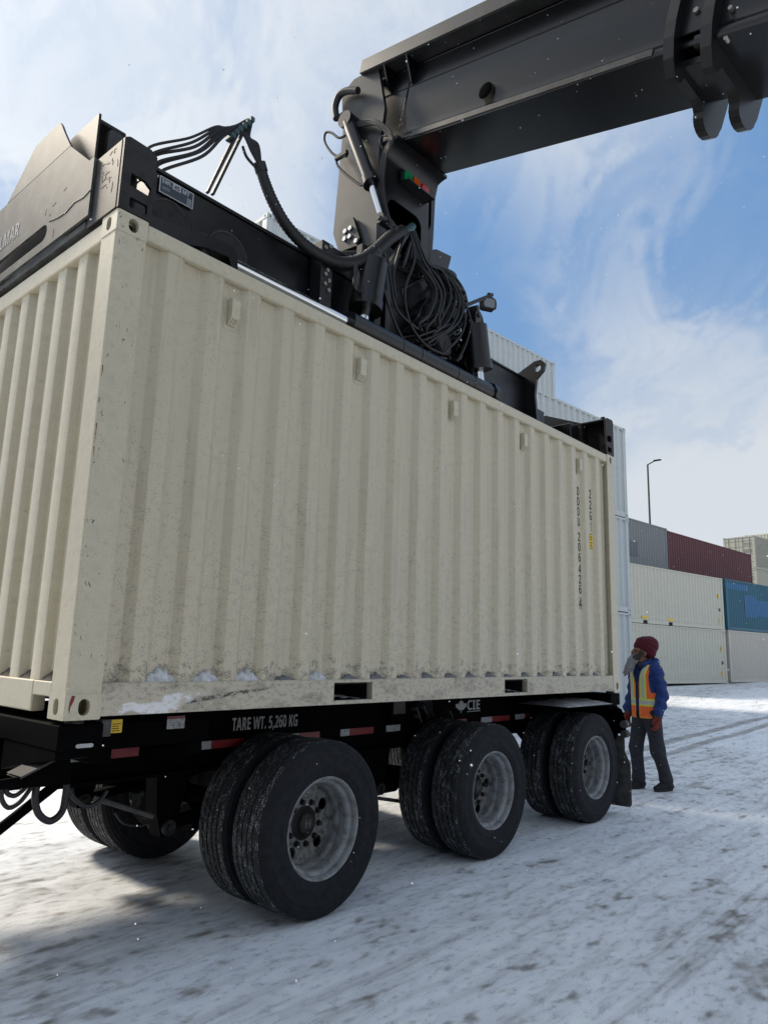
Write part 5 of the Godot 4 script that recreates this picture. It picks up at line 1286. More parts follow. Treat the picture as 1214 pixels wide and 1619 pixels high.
func build_person():
	# local frame: x = his left, y = up, z = the way he faces
	var t := thing("person", "person in orange safety vest, blue jacket and dark red turban beside the trailer", "person", Vector3(7.72, 0, -0.40), -2.06)
	var v3 = func(x, y, z): return Vector3(x, y, z)
	# joints
	var hipL := Vector3(0.095, 0.93, 0.0); var kneeL := Vector3(0.115, 0.50, -0.05); var ankL := Vector3(0.12, 0.10, -0.17)
	var hipR := Vector3(-0.095, 0.93, 0.0); var kneeR := Vector3(-0.10, 0.50, 0.10); var ankR := Vector3(-0.11, 0.10, 0.06)
	var shL := Vector3(0.185, 1.455, -0.01); var elL := Vector3(0.242, 1.17, -0.05); var wrL := Vector3(0.235, 0.91, 0.02)
	var shR := Vector3(-0.185, 1.455, -0.01); var elR := Vector3(-0.242, 1.17, -0.01); var wrR := Vector3(-0.230, 0.92, 0.09)
	var head := Vector3(0.0, 1.665, 0.045)
	var hr := Basis(Vector3.UP, -0.34) * Basis(Vector3.RIGHT, -0.20)      # turned to his right, chin a little up
	var H = func(x, y, z): return head + hr * Vector3(x, y, z)
	# body: one surface, mostly under the clothes
	var g := Geo.new()
	sdf(g, [[Vector3(0, 0.98, 0), Vector3(0, 1.40, -0.01), 0.10, 0.10], [shL, shR, 0.05, 0.05], [Vector3(0, 1.42, -0.01), Vector3(0, 1.58, 0.02), 0.062, 0.056], [shL, elL, 0.045, 0.038], [elL, wrL, 0.038, 0.03], [shR, elR, 0.045, 0.038], [elR, wrR, 0.038, 0.03], [hipL, kneeL, 0.07, 0.05], [kneeL, ankL, 0.048, 0.035], [hipR, kneeR, 0.07, 0.05], [kneeR, ankR, 0.048, 0.035]], 0.018)
	sdf(g, [[H.call(0, 0.045, -0.015), H.call(0, 0.045, -0.03), 0.088, 0.088], [H.call(0, -0.01, 0.02), H.call(0, 0.03, 0.03), 0.070, 0.072], [H.call(0, -0.065, 0.035), H.call(0, -0.03, 0.03), 0.048, 0.060], [H.call(0, 0.018, 0.098), H.call(0, -0.018, 0.118), 0.010, 0.016], [H.call(0.016, -0.020, 0.104), H.call(-0.016, -0.020, 0.104), 0.010, 0.010], [H.call(0.055, 0.030, 0.070), H.call(-0.055, 0.030, 0.070), 0.020, 0.020],
		[H.call(0.05, -0.02, 0.06), H.call(0.04, -0.025, 0.066), 0.022, 0.022], [H.call(-0.05, -0.02, 0.06), H.call(-0.04, -0.025, 0.066), 0.022, 0.022], [H.call(0.082, 0.0, -0.015), H.call(0.086, -0.03, -0.01), 0.014, 0.010], [H.call(-0.082, 0.0, -0.015), H.call(-0.086, -0.03, -0.01), 0.014, 0.010], [H.call(0, -0.10, -0.01), head + Vector3(0, -0.16, -0.03), 0.056, 0.06]], 0.006, 0.007)
	obj("body", g, M.skin, t)
	g = Geo.new()
	for s in [-1, 1]: g.lathe([Vector2(0, 0.011), Vector2(0.007, 0.0085), Vector2(0.011, 0.0), Vector2(0.007, -0.0085), Vector2(0, -0.011)], Transform3D(Basis(), H.call(s * 0.032, 0.008, 0.086)), 10)
	obj("eyes", g, M.ink, t)
	g = Geo.new()
	for s in [-1, 1]:
		var pts := []
		for k in 13: pts.append(H.call(s * 0.034 + 0.024 * cos(TAU * k / 12), 0.006 + 0.018 * sin(TAU * k / 12), 0.108))
		g.tube(pts, 0.0022, 5); g.tube([H.call(s * 0.058, 0.010, 0.106), H.call(s * 0.086, 0.010, 0.0)], 0.002, 5)
	g.tube([H.call(0.010, 0.010, 0.109), H.call(-0.010, 0.010, 0.109)], 0.002, 5)
	obj("glasses", g, M.ink, t)
	# beard: long, grey, blown forward over the chest, with moustache
	g = Geo.new()
	var bp := [[H.call(0, -0.075, 0.075), H.call(0, -0.13, 0.105), 0.052, 0.056], [H.call(0, -0.13, 0.105), H.call(-0.01, -0.22, 0.125), 0.056, 0.050], [H.call(-0.01, -0.22, 0.125), H.call(-0.03, -0.30, 0.150), 0.050, 0.020], [H.call(0.055, -0.03, 0.035), H.call(0.03, -0.10, 0.075), 0.026, 0.040], [H.call(-0.055, -0.03, 0.035), H.call(-0.03, -0.10, 0.075), 0.026, 0.040], [H.call(0, -0.040, 0.104), H.call(0.042, -0.062, 0.088), 0.012, 0.012], [H.call(0, -0.040, 0.104), H.call(-0.042, -0.062, 0.088), 0.012, 0.012]]
	for k in 9: bp.append([H.call((k - 4) * 0.010, -0.20, 0.125 + 0.012 * sin(k * 2.0)), H.call((k - 4) * 0.017 - 0.02, -0.30 - 0.03 * sin(k * 1.3), 0.150 + 0.02 * cos(k * 1.9)), 0.016, 0.005])
	sdf(g, bp, 0.007, 0.008)
	obj("beard", g, M.beard, t)
	g = Geo.new()
	sdf(g, [[H.call(0.060, 0.0, 0.030), H.call(0.046, -0.07, 0.055), 0.030, 0.036], [H.call(-0.060, 0.0, 0.030), H.call(-0.046, -0.07, 0.055), 0.030, 0.036], [H.call(0.0, -0.040, 0.112), H.call(0.046, -0.066, 0.090), 0.012, 0.015], [H.call(0.0, -0.040, 0.112), H.call(-0.046, -0.066, 0.090), 0.012, 0.015], [H.call(0.04, -0.085, 0.085), H.call(-0.04, -0.085, 0.085), 0.036, 0.036]], 0.007, 0.007)
	obj("dark_whiskers", g, M.whisker, t)
	# turban: wound cloth in overlapping bands
	g = Geo.new()
	var tp := [[H.call(0, 0.090, -0.045), H.call(0, 0.125, -0.085), 0.116, 0.112], [H.call(0, 0.085, 0.010), H.call(0, 0.115, -0.02), 0.098, 0.105], [H.call(0, 0.13, -0.02), H.call(0, 0.14, -0.06), 0.085, 0.09], [H.call(0.03, 0.02, -0.10), H.call(-0.03, 0.02, -0.10), 0.07, 0.07]]
	for k in 7:
		var tl: float = 0.62 - 0.11 * k
		var R: float = 0.104 - 0.0030 * pow(k - 2.5, 2)
		var rb := Basis(Vector3.RIGHT, -tl) * Basis(Vector3.BACK, 0.16 * (1 if k % 2 else -1))
		for q in 14:
			var a0 := TAU * q / 14.0; var a1 := TAU * (q + 1) / 14.0
			var c := Vector3(0, 0.058 + 0.021 * k, -0.040 - 0.004 * k)
			var p0: Vector3 = c + rb * Vector3(R * sin(a0), 0, (R + 0.022) * cos(a0)); var p1: Vector3 = c + rb * Vector3(R * sin(a1), 0, (R + 0.022) * cos(a1))
			tp.append([H.call(p0.x, p0.y, p0.z), H.call(p1.x, p1.y, p1.z), 0.019, 0.019])
	sdf(g, tp, 0.0065, 0.004)
	obj("turban", g, M.turban, t)
	# trousers
	g = Geo.new()
	sdf(g, [[hipL + Vector3(-0.02, 0.03, 0), hipR + Vector3(0.02, 0.03, 0), 0.115, 0.115], [hipL, kneeL, 0.112, 0.082], [kneeL, ankL + Vector3(0, 0.02, 0), 0.080, 0.074], [hipR, kneeR, 0.112, 0.082], [kneeR, ankR + Vector3(0, 0.02, 0), 0.080, 0.074], [ankL + Vector3(0, 0.05, 0.02), ankL + Vector3(0, 0.03, 0.045), 0.060, 0.055], [ankR + Vector3(0, 0.05, 0.02), ankR + Vector3(0, 0.03, 0.045), 0.060, 0.055], [kneeL, kneeL + Vector3(0, -0.05, 0.01), 0.075, 0.07]], 0.012, 0.016, 0.075, 1.08)
	obj("trousers", g, M.trousers, t)
	# jacket with hood, collar and sleeves; folds at the elbow
	g = Geo.new()
	var jk := [[Vector3(0.060, 0.99, 0.0), Vector3(0.072, 1.38, -0.005), 0.126, 0.130], [Vector3(-0.060, 0.99, 0.0), Vector3(-0.072, 1.38, -0.005), 0.126, 0.130], [shL, shR, 0.078, 0.078], [shL, elL, 0.074, 0.060], [elL, wrL, 0.060, 0.050], [shR, elR, 0.074, 0.060], [elR, wrR, 0.060, 0.050],
		[Vector3(0.10, 1.52, -0.05), Vector3(-0.10, 1.52, -0.05), 0.055, 0.055], [Vector3(0.08, 1.55, 0.02), Vector3(0.07, 1.52, 0.09), 0.035, 0.03], [Vector3(-0.08, 1.55, 0.02), Vector3(-0.07, 1.52, 0.09), 0.035, 0.03], [Vector3(0.09, 1.56, -0.09), Vector3(0, 1.50, -0.14), 0.055, 0.07], [Vector3(-0.09, 1.56, -0.09), Vector3(0, 1.50, -0.14), 0.055, 0.07]]
	for s in [[elL, wrL], [elR, wrR], [shL, elL], [shR, elR]]:
		for k in 4:
			var c: Vector3 = s[0].lerp(s[1], 0.18 + 0.22 * k)
			var sd := -1.0 if s[0].x < 0 else 1.0
			jk.append([c + Vector3(0.03 * sd, 0.012, 0.035 * (1 if k % 2 else -1)), c + Vector3(-0.02, -0.012, 0.03 * (-1 if k % 2 else 1)), 0.040, 0.036])
	sdf(g, jk, 0.012, 0.012, 0.90, 1.64)
	obj("jacket", g, M.jacket, t)
	g = Geo.new(); g.tube(curve([Vector3(0.0, 1.50, 0.115), Vector3(0, 1.40, 0.122), Vector3(0, 1.20, 0.120), Vector3(0, 1.0, 0.118)]), 0.004, 5); obj("zip", g, M.ink, t)
	# vest: open at the front, wraps the trunk
	g = Geo.new()
	var vp := [[Vector3(0.060, 0.90, -0.002), Vector3(0.072, 1.38, -0.007), 0.142, 0.143], [Vector3(-0.060, 0.90, -0.002), Vector3(-0.072, 1.38, -0.007), 0.142, 0.143], [Vector3(0.125, 1.47, -0.01), Vector3(-0.125, 1.47, -0.01), 0.081, 0.081]]
	sdf(g, vp, 0.010, 0.010, 0.865, 1.535, true)
	# the opening: triangles in front between the two edges are left out
	var mesh := cut_vest(g)
	same("vest", mesh, Transform3D(), t)
	# gloves
	for s in [1, -1]:
		var wr: Vector3 = wrL if s > 0 else wrR
		var dr: Vector3 = ((wrL - elL) if s > 0 else (wrR - elR)).normalized()
		dr = (dr + Vector3(0, -0.6, 0.05)).normalized()
		var fw := Vector3(0, 0, 1); fw = (fw - dr * fw.dot(dr)).normalized()
		var inw := dr.cross(fw) * (1.0 if s > 0 else -1.0)
		if inw.x * s > 0: inw = -inw
		var gp := [[wr - dr * 0.02, wr + dr * 0.03, 0.046, 0.042]]
		var pc := wr + dr * 0.075
		gp.append([wr + dr * 0.03, wr + dr * 0.10 + fw * 0.016, 0.032, 0.022]); gp.append([wr + dr * 0.03, wr + dr * 0.10 - fw * 0.018, 0.032, 0.022])
		for f in 4:
			var b := wr + dr * 0.105 + fw * (0.030 - 0.020 * f)
			var l: float = [0.036, 0.040, 0.038, 0.030][f]
			var m1 := b + dr * l + inw * 0.012; var m2 := m1 + dr * l * 0.7 + inw * 0.020; var m3 := m2 + dr * l * 0.3 + inw * 0.022
			gp.append([b, m1, 0.0130, 0.0125]); gp.append([m1, m2, 0.0125, 0.0118]); gp.append([m2, m3, 0.0118, 0.0105])
		var th := wr + dr * 0.04 + fw * 0.034
		gp.append([th, th + dr * 0.035 + fw * 0.020 + inw * 0.01, 0.018, 0.015]); gp.append([th + dr * 0.035 + fw * 0.020 + inw * 0.01, th + dr * 0.070 + fw * 0.022 + inw * 0.02, 0.015, 0.013])
		g = Geo.new(); sdf(g, gp, 0.005, 0.004); obj("glove", g, M.glove, t)
		g = Geo.new(); g.cyl(wr - dr * 0.005, wr + dr * 0.03, 0.052, 16, 0.050); obj("glove_cuff", g, M.cuff, t)
	# shoes with soles
	for s in [[ankL, -0.10], [ankR, 0.12]]:
		var a: Vector3 = s[0]
		var f := Vector3(s[1] * (1 if a.x < 0 else -1), 0, 1).normalized()
		var b := Vector3(a.x, 0, a.z)
		g = Geo.new()
		sdf(g, [[b + Vector3(0, 0.055, 0) - f * 0.05, b + Vector3(0, 0.050, 0) + f * 0.10, 0.047, 0.045], [b + Vector3(0, 0.045, 0) + f * 0.10, b + Vector3(0, 0.038, 0) + f * 0.185, 0.045, 0.036], [b + Vector3(0, 0.06, 0), b + Vector3(0, 0.12, 0) - f * 0.01, 0.050, 0.050], [b + Vector3(0, 0.085, 0) + f * 0.03, b + Vector3(0, 0.06, 0) + f * 0.11, 0.034, 0.030]], 0.008, 0.010, 0.012, 0.14)
		obj("shoe", g, M.shoe, t)
		g = Geo.new()
		var out := PackedVector2Array()
		for k in 20:
			var an := TAU * k / 20.0
			out.append(Vector2(0.046 * sin(an) * (1.0 if cos(an) > 0 else 0.88), 0.065 + 0.155 * cos(an)))
		var sd := Vector3.UP.cross(f)
		g.prism(out, 0.001, 0.024, Transform3D(Basis(sd, f, Vector3.UP), b)); obj("shoe_sole", g, M.ink, t)

func vest_color(q: Vector3) -> Color:
	var orange := Color(0.85, 0.145, 0.03); var lime := Color(0.62, 0.72, 0.06); var silver := Color(0.46, 0.47, 0.47)
	var belt: float = abs(q.y - 1.06)
	if belt < 0.026: return silver
	if belt < 0.046: return lime
	var st: float = abs(abs(q.x) - 0.100)
	if q.y > 1.06:
		if st < 0.026: return silver
		if st < 0.045: return lime
	if q.y < 0.885 or abs(abs(q.x) - vest_edge(q)) < 0.014 and q.z > 0: return Color(0.80, 0.30, 0.03)
	return orange
func vest_edge(q: Vector3) -> float: return 0.030 + 0.05 * sm01(1.25, 1.5, q.y)
func cut_vest(g: Geo) -> ArrayMesh:
	g.st.generate_normals()
	var arr := g.st.commit_to_arrays()
	var vs: PackedVector3Array = arr[Mesh.ARRAY_VERTEX]; var ns: PackedVector3Array = arr[Mesh.ARRAY_NORMAL]; var cs: PackedColorArray = arr[Mesh.ARRAY_COLOR]
	var st := SurfaceTool.new(); st.begin(Mesh.PRIMITIVE_TRIANGLES)
	var ix = arr[Mesh.ARRAY_INDEX]
	var n: int = ix.size() if ix else vs.size()
	for i in range(0, n, 3):
		var id := [ix[i], ix[i + 1], ix[i + 2]] if ix else [i, i + 1, i + 2]
		var c: Vector3 = (vs[id[0]] + vs[id[1]] + vs[id[2]]) / 3.0
		if c.z > 0 and abs(c.x) < vest_edge(c): continue                     # open front
		if abs(c.x) > 0.172 + 0.02 * sm01(1.3, 1.1, c.y) and c.y > 1.18 and c.y < 1.50 and abs(c.z) < 0.10: continue    # arm holes
		if c.y > 1.52 or (c.y < 0.875 and Vector2(c.x, c.z).length() < 0.12): continue
		for k in id: st.set_normal(ns[k]); st.set_color(cs[k]); st.add_vertex(vs[k])
	st.set_material(M.vest)
	return st.commit()

# ---------------------------------------------------------------- the yard
func ground_height(x: float, z: float) -> float:
	var far := Vector2(x - 2.0, z).length()
	return 0.018 * max(0.0, far - 9.0) * sm01(9.0, 13.0, far) * sm01(200.0, 60.0, far) + (0.3 if far > 60 else 0.0) * 0.0
func build_ground():
	var n1 := FastNoiseLite.new(); n1.seed = 3; n1.frequency = 0.9; n1.fractal_octaves = 4
	var n2 := FastNoiseLite.new(); n2.seed = 4; n2.frequency = 5.0; n2.fractal_octaves = 3
	var xs := []; var zs := []
	var f = func(a, b, s): 
		var o := []; var v: float = a
		while v < b: o.append(v); v += s
		return o
	xs = f.call(-400.0, -100.0, 50.0) + f.call(-100.0, -12.0, 8.0) + f.call(-12.0, -3.0, 0.6) + f.call(-3.0, 10.0, 0.045) + f.call(10.0, 26.0, 0.25) + f.call(26.0, 80.0, 4.0) + f.call(80.0, 401.0, 40.0)
	zs = f.call(-400.0, -100.0, 50.0) + f.call(-100.0, -16.0, 7.0) + f.call(-16.0, -4.0, 0.4) + f.call(-4.0, 3.4, 0.045) + f.call(3.4, 14.0, 0.5) + f.call(14.0, 100.0, 8.0) + f.call(100.0, 401.0, 50.0)
	var st := SurfaceTool.new(); st.begin(Mesh.PRIMITIVE_TRIANGLES)
	for z in zs:
		for x in xs:
			var near := sm01(40.0, 20.0, Vector2(x, z).length())
			var r := (n1.get_noise_2d(x * 0.6, z * 1.5) * 0.014 + n2.get_noise_2d(x * 0.55, z * 1.3) * 0.010) * near
			var wh := 1.0
			for ax in [1.735, 3.64, 5.5]:
				if abs(x - ax) < 0.35 and z < 0.1 and z > -2.6: wh = 0.0
			if Vector2(x - 7.72, z + 0.4).length() < 0.5: wh = 0.0
			st.set_uv(Vector2((x + 3.0) / 24.0, (z + 12.0) / 24.0)); st.set_uv2(Vector2(x / 2.6, z / 1.1))
			st.add_vertex(Vector3(x, ground_height(x, z) + r * wh - 0.012 * (1.0 - near * 0.0) * wh * 0.35, z))
	var w := xs.size()
	for j in zs.size() - 1:
		for i in w - 1:
			var a := j * w + i
			st.add_index(a); st.add_index(a + 1); st.add_index(a + w + 1)
			st.add_index(a); st.add_index(a + w + 1); st.add_index(a + w)
	st.generate_normals()
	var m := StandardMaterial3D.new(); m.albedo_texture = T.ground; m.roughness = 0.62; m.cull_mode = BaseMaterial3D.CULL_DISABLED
	m.detail_enabled = true; m.detail_albedo = T.gdetail; m.detail_blend_mode = BaseMaterial3D.BLEND_MODE_MUL; m.detail_uv_layer = BaseMaterial3D.DETAIL_UV_2
	st.set_material(m)
	var o := MeshInstance3D.new(); o.mesh = st.commit(); o.name = "ground"; add_child(o)
	o.set_meta("kind", "structure")

func dressed(base: Color, sd: int) -> StandardMaterial3D: return mat(base, 0.55, 0.0, T.speck, 0.37 + 0.05 * sd)
func build_yard():
	var pale := dressed(hexc(202, 208, 208), 0); var cream := dressed(hexc(212, 210, 196), 1); var cream2 := dressed(hexc(208, 203, 193), 2)
	var maroon := dressed(hexc(98, 44, 52), 3); var blue := dressed(hexc(48, 106, 128), 4); var grey := dressed(hexc(136, 140, 142), 5); var olive := dressed(hexc(178, 178, 164), 6)
	var bluep := dressed(hexc(58, 118, 165), 7); var greyp := dressed(hexc(112, 118, 126), 8)
	var yl = M.yellow
	var f1 := deg_to_rad(-5.15)
	var P1 := Vector3(17.604, 0.20, -4.667)
	var grp := "pale containers stacked behind the trailer"
	var names := ["bottom", "second", "third"]
	for k in 3:
		stack_box("stacked_container", "pale blue-grey forty foot container, %s tier of the front stack behind the trailer" % names[k], pale, P1 + Vector3(0, 2.59 * k, 0), f1, 12.19, 2.59, grp, 0.278, {"stickers": [[1.2, 2.22, 0.07, 0.16, greyp], [5.0, 2.22, 0.07, 0.16, greyp]]})
	# the higher row behind it, tiers of 2.9 m
	var P2 := Vector3(20.12, 0.05, -8.15)
	var f2 := deg_to_rad(-4.4)
	var nm := ["bottom", "second", "third", "topmost"]
	for k in 4:
		stack_box("tall_container", "pale blue-grey tall container, %s of the highest stack behind the trailer" % nm[k], pale, P2 + Vector3(0, 2.9 * k, 0), f2, 12.19, 2.9, grp, 0.278, {"stickers": [[1.25, 0.42, 0.22, 0.28, yl], [1.2, 1.0, 0.05, 0.9, greyp], [1.95, 0.85, 0.05, 1.2, greyp], [4.4, 2.45, 0.12, 0.22, greyp]]})
	# ground dunnage under the two stacks
	var d := thing("timber_block", "low timber bed under the pale container stack behind the trailer", "timber", P1 + Vector3(0, -0.2, 0), f1)
	for x in [-0.3, -6.0, -11.8]:
		var g := Geo.new(); g.span(Vector3(x - 0.15, -0.05, -0.02), Vector3(x + 0.15, 0.199, -2.4), 0.01); obj("timber", g, M.darksteel, d)
	# far row across the yard
	var P3 := Vector3(37.19, 0.50, -8.07); var f3 := deg_to_rad(-9.5)
	var st := [[0.5, 0.35, 0.12, 0.2, yl], [0.45, 1.55, 0.12, 0.22, yl], [0.42, 0.9, 0.1, 0.16, M.ink]]
	stack_box("stored_container", "cream container standing on the snow in the far row, lower of two", cream, P3, f3, 12.19, 2.59, "containers in the far row", 0.278, {"stickers": st + [[6.0, 0.22, 0.5, 0.10, yl]]})
	stack_box("stored_container", "cream container with two fork pockets stacked on another cream one in the far row", cream, P3 + Vector3(0, 2.59, 0), f3, 12.19, 2.59, "containers in the far row", 0.278, {"stickers": st + [[5.1, 0.22, 0.5, 0.10, yl], [7.2, 0.22, 0.5, 0.10, yl]], "pockets": [5.1, 7.2]})
	var e3 := Basis(Vector3.UP, f3) * Vector3(12.19 + 0.32, 0, 0)
	stack_box("stored_container", "pinkish cream container on the snow beneath the blue one", cream2, P3 + e3 + Vector3(0, 0.03, 0), f3, 12.19, 2.59, "containers in the far row", 0.20)
	stack_box("stored_container", "blue container with lighter repainted patches on top of a pinkish cream one", blue, P3 + e3 + Vector3(0, 2.62, 0), f3, 12.19, 2.59, "containers in the far row", 0.20, {"patches": [[8.9, 10.2, 0.75, 1.9, bluep], [4.0, 8.9, 0.85, 1.7, bluep], [9.8, 12.0, 2.1, 2.4, bluep]]})
	# next row behind: only its third tier shows over the cream ones
	var P4 := Vector3(50.6, 6.01, -10.1); var f4 := deg_to_rad(-5.0)
	stack_box("stored_container", "maroon container in the third tier behind the blue and cream ones", maroon, P4, f4, 12.19, 2.59, "containers in the far row", 0.30)
	var q4 := Basis(Vector3.UP, f4) * Vector3(-12.19 - 0.15, 0, 0)
	stack_box("stored_container", "weathered grey container beside the maroon one in the third tier", grey, P4 + q4 + Vector3(0.1, 0.10, 0), f4, 12.19, 2.59, "containers in the far row", 0.278, {"patches": [[3.4, 4.6, 0.6, 1.4, greyp]]})
	for k in 2:
		stack_box("stored_container", "dull cream container under the maroon one, %s of its stack" % ["lowest", "second"][k], cream2, P4 + Vector3(0, -6.01 + 0.8 + 2.6 * k, 0), f4, 12.19, 2.59, "containers in the far row")
		stack_box("stored_container", "dull cream container under the weathered grey one, %s of its stack" % ["lowest", "second"][k], cream, P4 + q4 + Vector3(0.1, -6.01 + 0.9 + 2.6 * k, 0), f4, 12.19, 2.59, "containers in the far row")
	# farthest stack, its door end towards the trailer
	var f5 := deg_to_rad(-9.7)
	var P5 := Vector3(58.75, 0, -11.91) + Basis(Vector3.UP, f5) * Vector3(6.06, 0, 0)
	for k in 4:
		stack_box("stored_container", "olive cream container with its doors showing, %s of the farthest stack" % nm[k], olive, P5 + Vector3(0, 0.83 + 2.59 * k, 0), f5, 6.06, 2.59, "containers in the farthest stack", 0.278 if k != 3 else 0.05, {"door": true})
	stack_box("stored_container", "pale container just showing over the farthest stack", cream, P5 + Basis(Vector3.UP, f5) * Vector3(9.0, 9.75, -1.2), f5, 8.6, 2.59, "containers in the farthest stack", 0.4)
	for k in range(1, 4): stack_box("stored_container", "cream container hidden behind the farthest stack, %s tier" % nm[k], cream, P5 + Basis(Vector3.UP, f5) * Vector3(9.0, -0.85 + 2.63 * k, -1.2), f5, 8.6, 2.59, "containers in the farthest stack", 0.4)
	# lamp post
	var l := thing("lamp_post", "tall dark lamp post with a bent arm behind the grey container", "lamp post", Vector3(52.0, 0.8, -17.35))
	var g := Geo.new(); g.cyl(Vector3(0, -0.05, 0), Vector3(-0.0, 15.4, 0), 0.10, 12, 0.065); obj("pole", g, M.flap, l)
	g = Geo.new(); g.cyl(Vector3(0, 15.38, -0.02), Vector3(0.03, 15.62, 0.55), 0.05, 8); obj("arm", g, M.flap, l)
	g = Geo.new(); g.box(Vector3(0.04, 15.64, 0.75), Vector3(0.24, 0.08, 0.55), 0.02); obj("lamp_head", g, M.chassis, l)

func added_neighbour():
	# loaded trailer added out of view; its dark bulk takes light from the left
	var dk := dressed(hexc(52, 58, 62), 3)
	stack_box("added_container", "added unseen dark grey container on the trailer across from the beige container's near end", dk, Vector3(-2.75, 1.22, 0.6), PI / 2, 8.2, 2.59, "", 0.278)
	var t := thing("added_trailer", "added unseen black trailer carrying the dark grey container, left of the view", "trailer", Vector3(-2.75, 0, 0.6), PI / 2)
	for z in [-0.70, -1.74]:
		var g := Geo.new(); g.span(Vector3(0.0, 0.86, z - 0.06), Vector3(-8.2, 1.20, z + 0.06), 0.006); obj("main_rail", g, M.chassis, t)
	for x in [-0.1, -2.0, -4.0, -6.0, -8.1]:
		var g := Geo.new(); g.span(Vector3(x - 0.08, 1.0, -0.02), Vector3(x + 0.08, 1.219, -2.42), 0.006); obj("bolster", g, M.chassis, t)
	var ty := tyre_meshes(); var rm := rim_meshes()
	for x in [-0.9, -2.2, -7.2]:
		var g := Geo.new(); g.cyl(Vector3(x, 0.519, -0.2), Vector3(x, 0.519, -2.24), 0.07, 12); g.span(Vector3(x - 0.08, 0.55, -0.64), Vector3(x + 0.08, 0.87, -0.76), 0.005); g.span(Vector3(x - 0.08, 0.55, -1.68), Vector3(x + 0.08, 0.87, -1.80), 0.005); obj("axle", g, M.chassis, t)
		for zz in [[-0.165, 1.0, 0], [-0.50, 1.0, 1], [-1.938, -1.0, 1], [-2.273, -1.0, 0]]:
			var w := Node3D.new(); w.name = "wheel"; t.add_child(w, true)
			w.transform = Transform3D(Basis(Vector3(1, 0, 0), Vector3(0, 0, zz[1]), Vector3(0, -zz[1], 0)), Vector3(x, 0.519, zz[0]))
			same("tyre_tread", ty[0], Transform3D(), w); same("tyre", ty[1], Transform3D(), w)
			if zz[2] == 0:
				same("rim", rm[0], Transform3D(), w); same("wheel_disc", rm[1], Transform3D(), w); same("hub", rm[2], Transform3D(), w)
			else: same("rim", rm[4], Transform3D(), w)

func falling_snow():
	var mm := MultiMesh.new(); mm.transform_format = MultiMesh.TRANSFORM_3D
	var s := SphereMesh.new(); s.radius = 1.0; s.height = 2.0; s.radial_segments = 6; s.rings = 3; s.material = M.flake
	mm.mesh = s
	var rng := RandomNumberGenerator.new(); rng.seed = 404
	var n := 1500
	mm.instance_count = n
	for i in n:
		var p := Vector3(rng.randf_range(-1.2, 9.0), rng.randf_range(0.3, 7.5), rng.randf_range(-2.0, 3.0))
		while p.distance_to(CAMPOS) < 1.3: p = Vector3(rng.randf_range(-1.2, 9.0), rng.randf_range(0.3, 7.5), rng.randf_range(0.2, 3.0))
		if p.z < 0.1 and p.x > -0.3 and p.x < 6.5: p.z += 2.2
		var r := rng.randf_range(0.0012, 0.0030) * (1.5 if rng.randf() < 0.08 else 1.0)
		mm.set_instance_transform(i, Transform3D(Basis.from_scale(Vector3(r, r * rng.randf_range(0.6, 1.0), r)).rotated(Vector3(0, 0, 1), rng.randf() * 3.0), p))
	var o := MultiMeshInstance3D.new(); o.multimesh = mm; o.name = "falling_snow"; add_child(o)
	tag(o, "small white snowflakes drifting in the air in front of the trailer", "snowflakes"); o.set_meta("kind", "stuff")

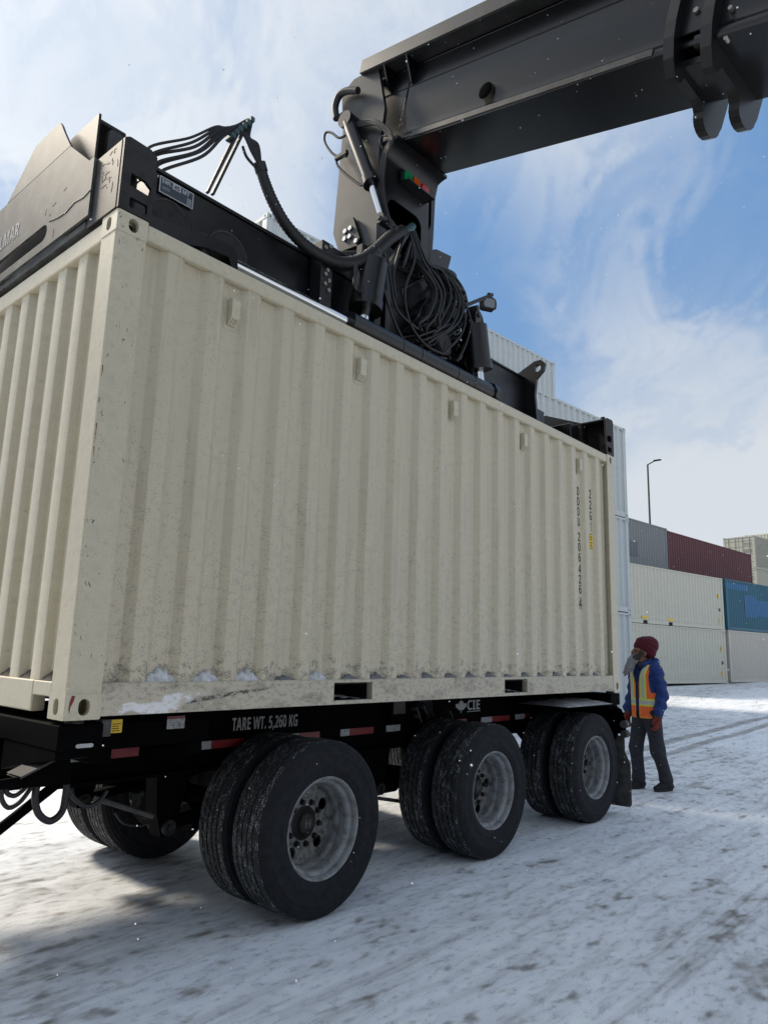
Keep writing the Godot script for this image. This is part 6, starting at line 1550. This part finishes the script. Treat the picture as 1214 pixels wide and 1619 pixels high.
# ---------------------------------------------------------------- everything
func _ready():
	var yaw := -0.845076935; var pitch := 0.188821362; var roll := 0.0292888414
	CAMROT = Basis(Vector3.UP, yaw) * Basis(Vector3.RIGHT, pitch) * Basis(Vector3.BACK, roll)
	var cam := Camera3D.new(); cam.name = "camera"; cam.transform = Transform3D(CAMROT, CAMPOS)
	cam.fov = rad_to_deg(2.0 * atan(809.5 / 1145.0)); cam.near = 0.05; cam.far = 1200.0
	add_child(cam); cam.current = true
	# sun behind the trailer, veiled by thin cloud
	var saz := deg_to_rad(-9.5); var sel := deg_to_rad(41.0)
	SUNDIR = -Vector3(sin(saz) * cos(sel), sin(sel), -cos(saz) * cos(sel))
	var sun := DirectionalLight3D.new(); sun.name = "sun"
	sun.transform = Transform3D(Basis.looking_at(SUNDIR, Vector3.UP), Vector3(0, 30, 0))
	sun.light_energy = 1.25; sun.light_color = Color(1.0, 0.95, 0.87); sun.light_angular_distance = 10.0; sun.shadow_enabled = true
	add_child(sun)
	var env := Environment.new()
	env.background_mode = Environment.BG_SKY
	var sky := Sky.new(); var sm := PanoramaSkyMaterial.new(); sm.panorama = make_sky(); sky.sky_material = sm
	env.sky = sky; env.background_energy_multiplier = 1.18
	env.tonemap_mode = Environment.TONE_MAPPER_LINEAR; env.tonemap_exposure = 1.0
	env.sdfgi_enabled = true; env.ssao_enabled = true; env.ssil_enabled = true
	var we := WorldEnvironment.new(); we.environment = env; we.name = "world_environment"; add_child(we)
	print("sky ", Time.get_ticks_msec())
	make_textures(); make_side_texture(); make_ground_textures()
	make_materials()
	M.chassis.metallic_specular = 0.15; M.rubber.metallic_specular = 0.35
	M.icy = mat(hexc(150, 150, 152), 0.85, 0.0, T.wear, 4.0)
	M.hole_paint = mat(hexc(8, 8, 9), 0.95); M.hole_paint.metallic_specular = 0.1; M.chip = mat(hexc(98, 88, 78), 0.8); M.galv = mat(hexc(150, 150, 145), 0.5); M.darkcream = mat(hexc(120, 118, 105), 0.6); M.greyprint = mat(hexc(95, 95, 90), 0.6)
	M.letterwhite = mat(hexc(185, 187, 186), 0.55, 0.0, T.wear, 6.0)
	M.rustblack = mat(hexc(46, 42, 40), 0.55, 0.2, T.steel, 1.4)
	M.worn = mat(hexc(96, 96, 96), 0.4, 0.2, T.grime, 0.8); M.scuffed = mat(hexc(116, 116, 112), 0.6, 0.0, T.grime, 0.8)
	M.plateblue = mat(hexc(44, 54, 66), 0.4); M.bolt2 = mat(hexc(150, 150, 140), 0.4, 0.6)
	M.boom = mat(hexc(23, 25, 31), 0.27, 0.0, T.grime, 0.35)
	M.hubmark = mat(hexc(78, 76, 74), 0.6)
	M.skin = mat(hexc(120, 82, 62), 0.6); M.beard = mat(hexc(168, 168, 168), 0.9, 0.0, T.wear, 9.0); M.turban = mat(hexc(78, 14, 30), 0.9)
	M.whisker = mat(hexc(52, 48, 46), 0.9); M.trousers = mat(hexc(62, 64, 72), 0.9, 0.0, T.wear, 3.0); M.jacket = mat(hexc(20, 66, 145), 0.75, 0.0, T.wear, 3.0)
	M.glove = mat(hexc(150, 58, 42), 0.85, 0.0, T.wear, 5.0); M.cuff = mat(hexc(70, 62, 52), 0.9); M.shoe = mat(hexc(40, 38, 37), 0.8, 0.0, T.wear, 5.0)
	M.vest = StandardMaterial3D.new(); M.vest.vertex_color_use_as_albedo = true; M.vest.roughness = 0.75; M.vest.cull_mode = BaseMaterial3D.CULL_DISABLED
	M.flake = mat(hexc(240, 243, 247), 0.9)
	print("textures ", Time.get_ticks_msec())
	build_ground()
	build_yard()
	print("yard ", Time.get_ticks_msec())
	build_container()
	build_trailer()
	print("trailer ", Time.get_ticks_msec())
	build_spreader()
	build_boom()
	print("boom ", Time.get_ticks_msec())
	build_person()
	print("person ", Time.get_ticks_msec())
	snow_piles()
	added_neighbour()
	falling_snow()
	print("done ", Time.get_ticks_msec())
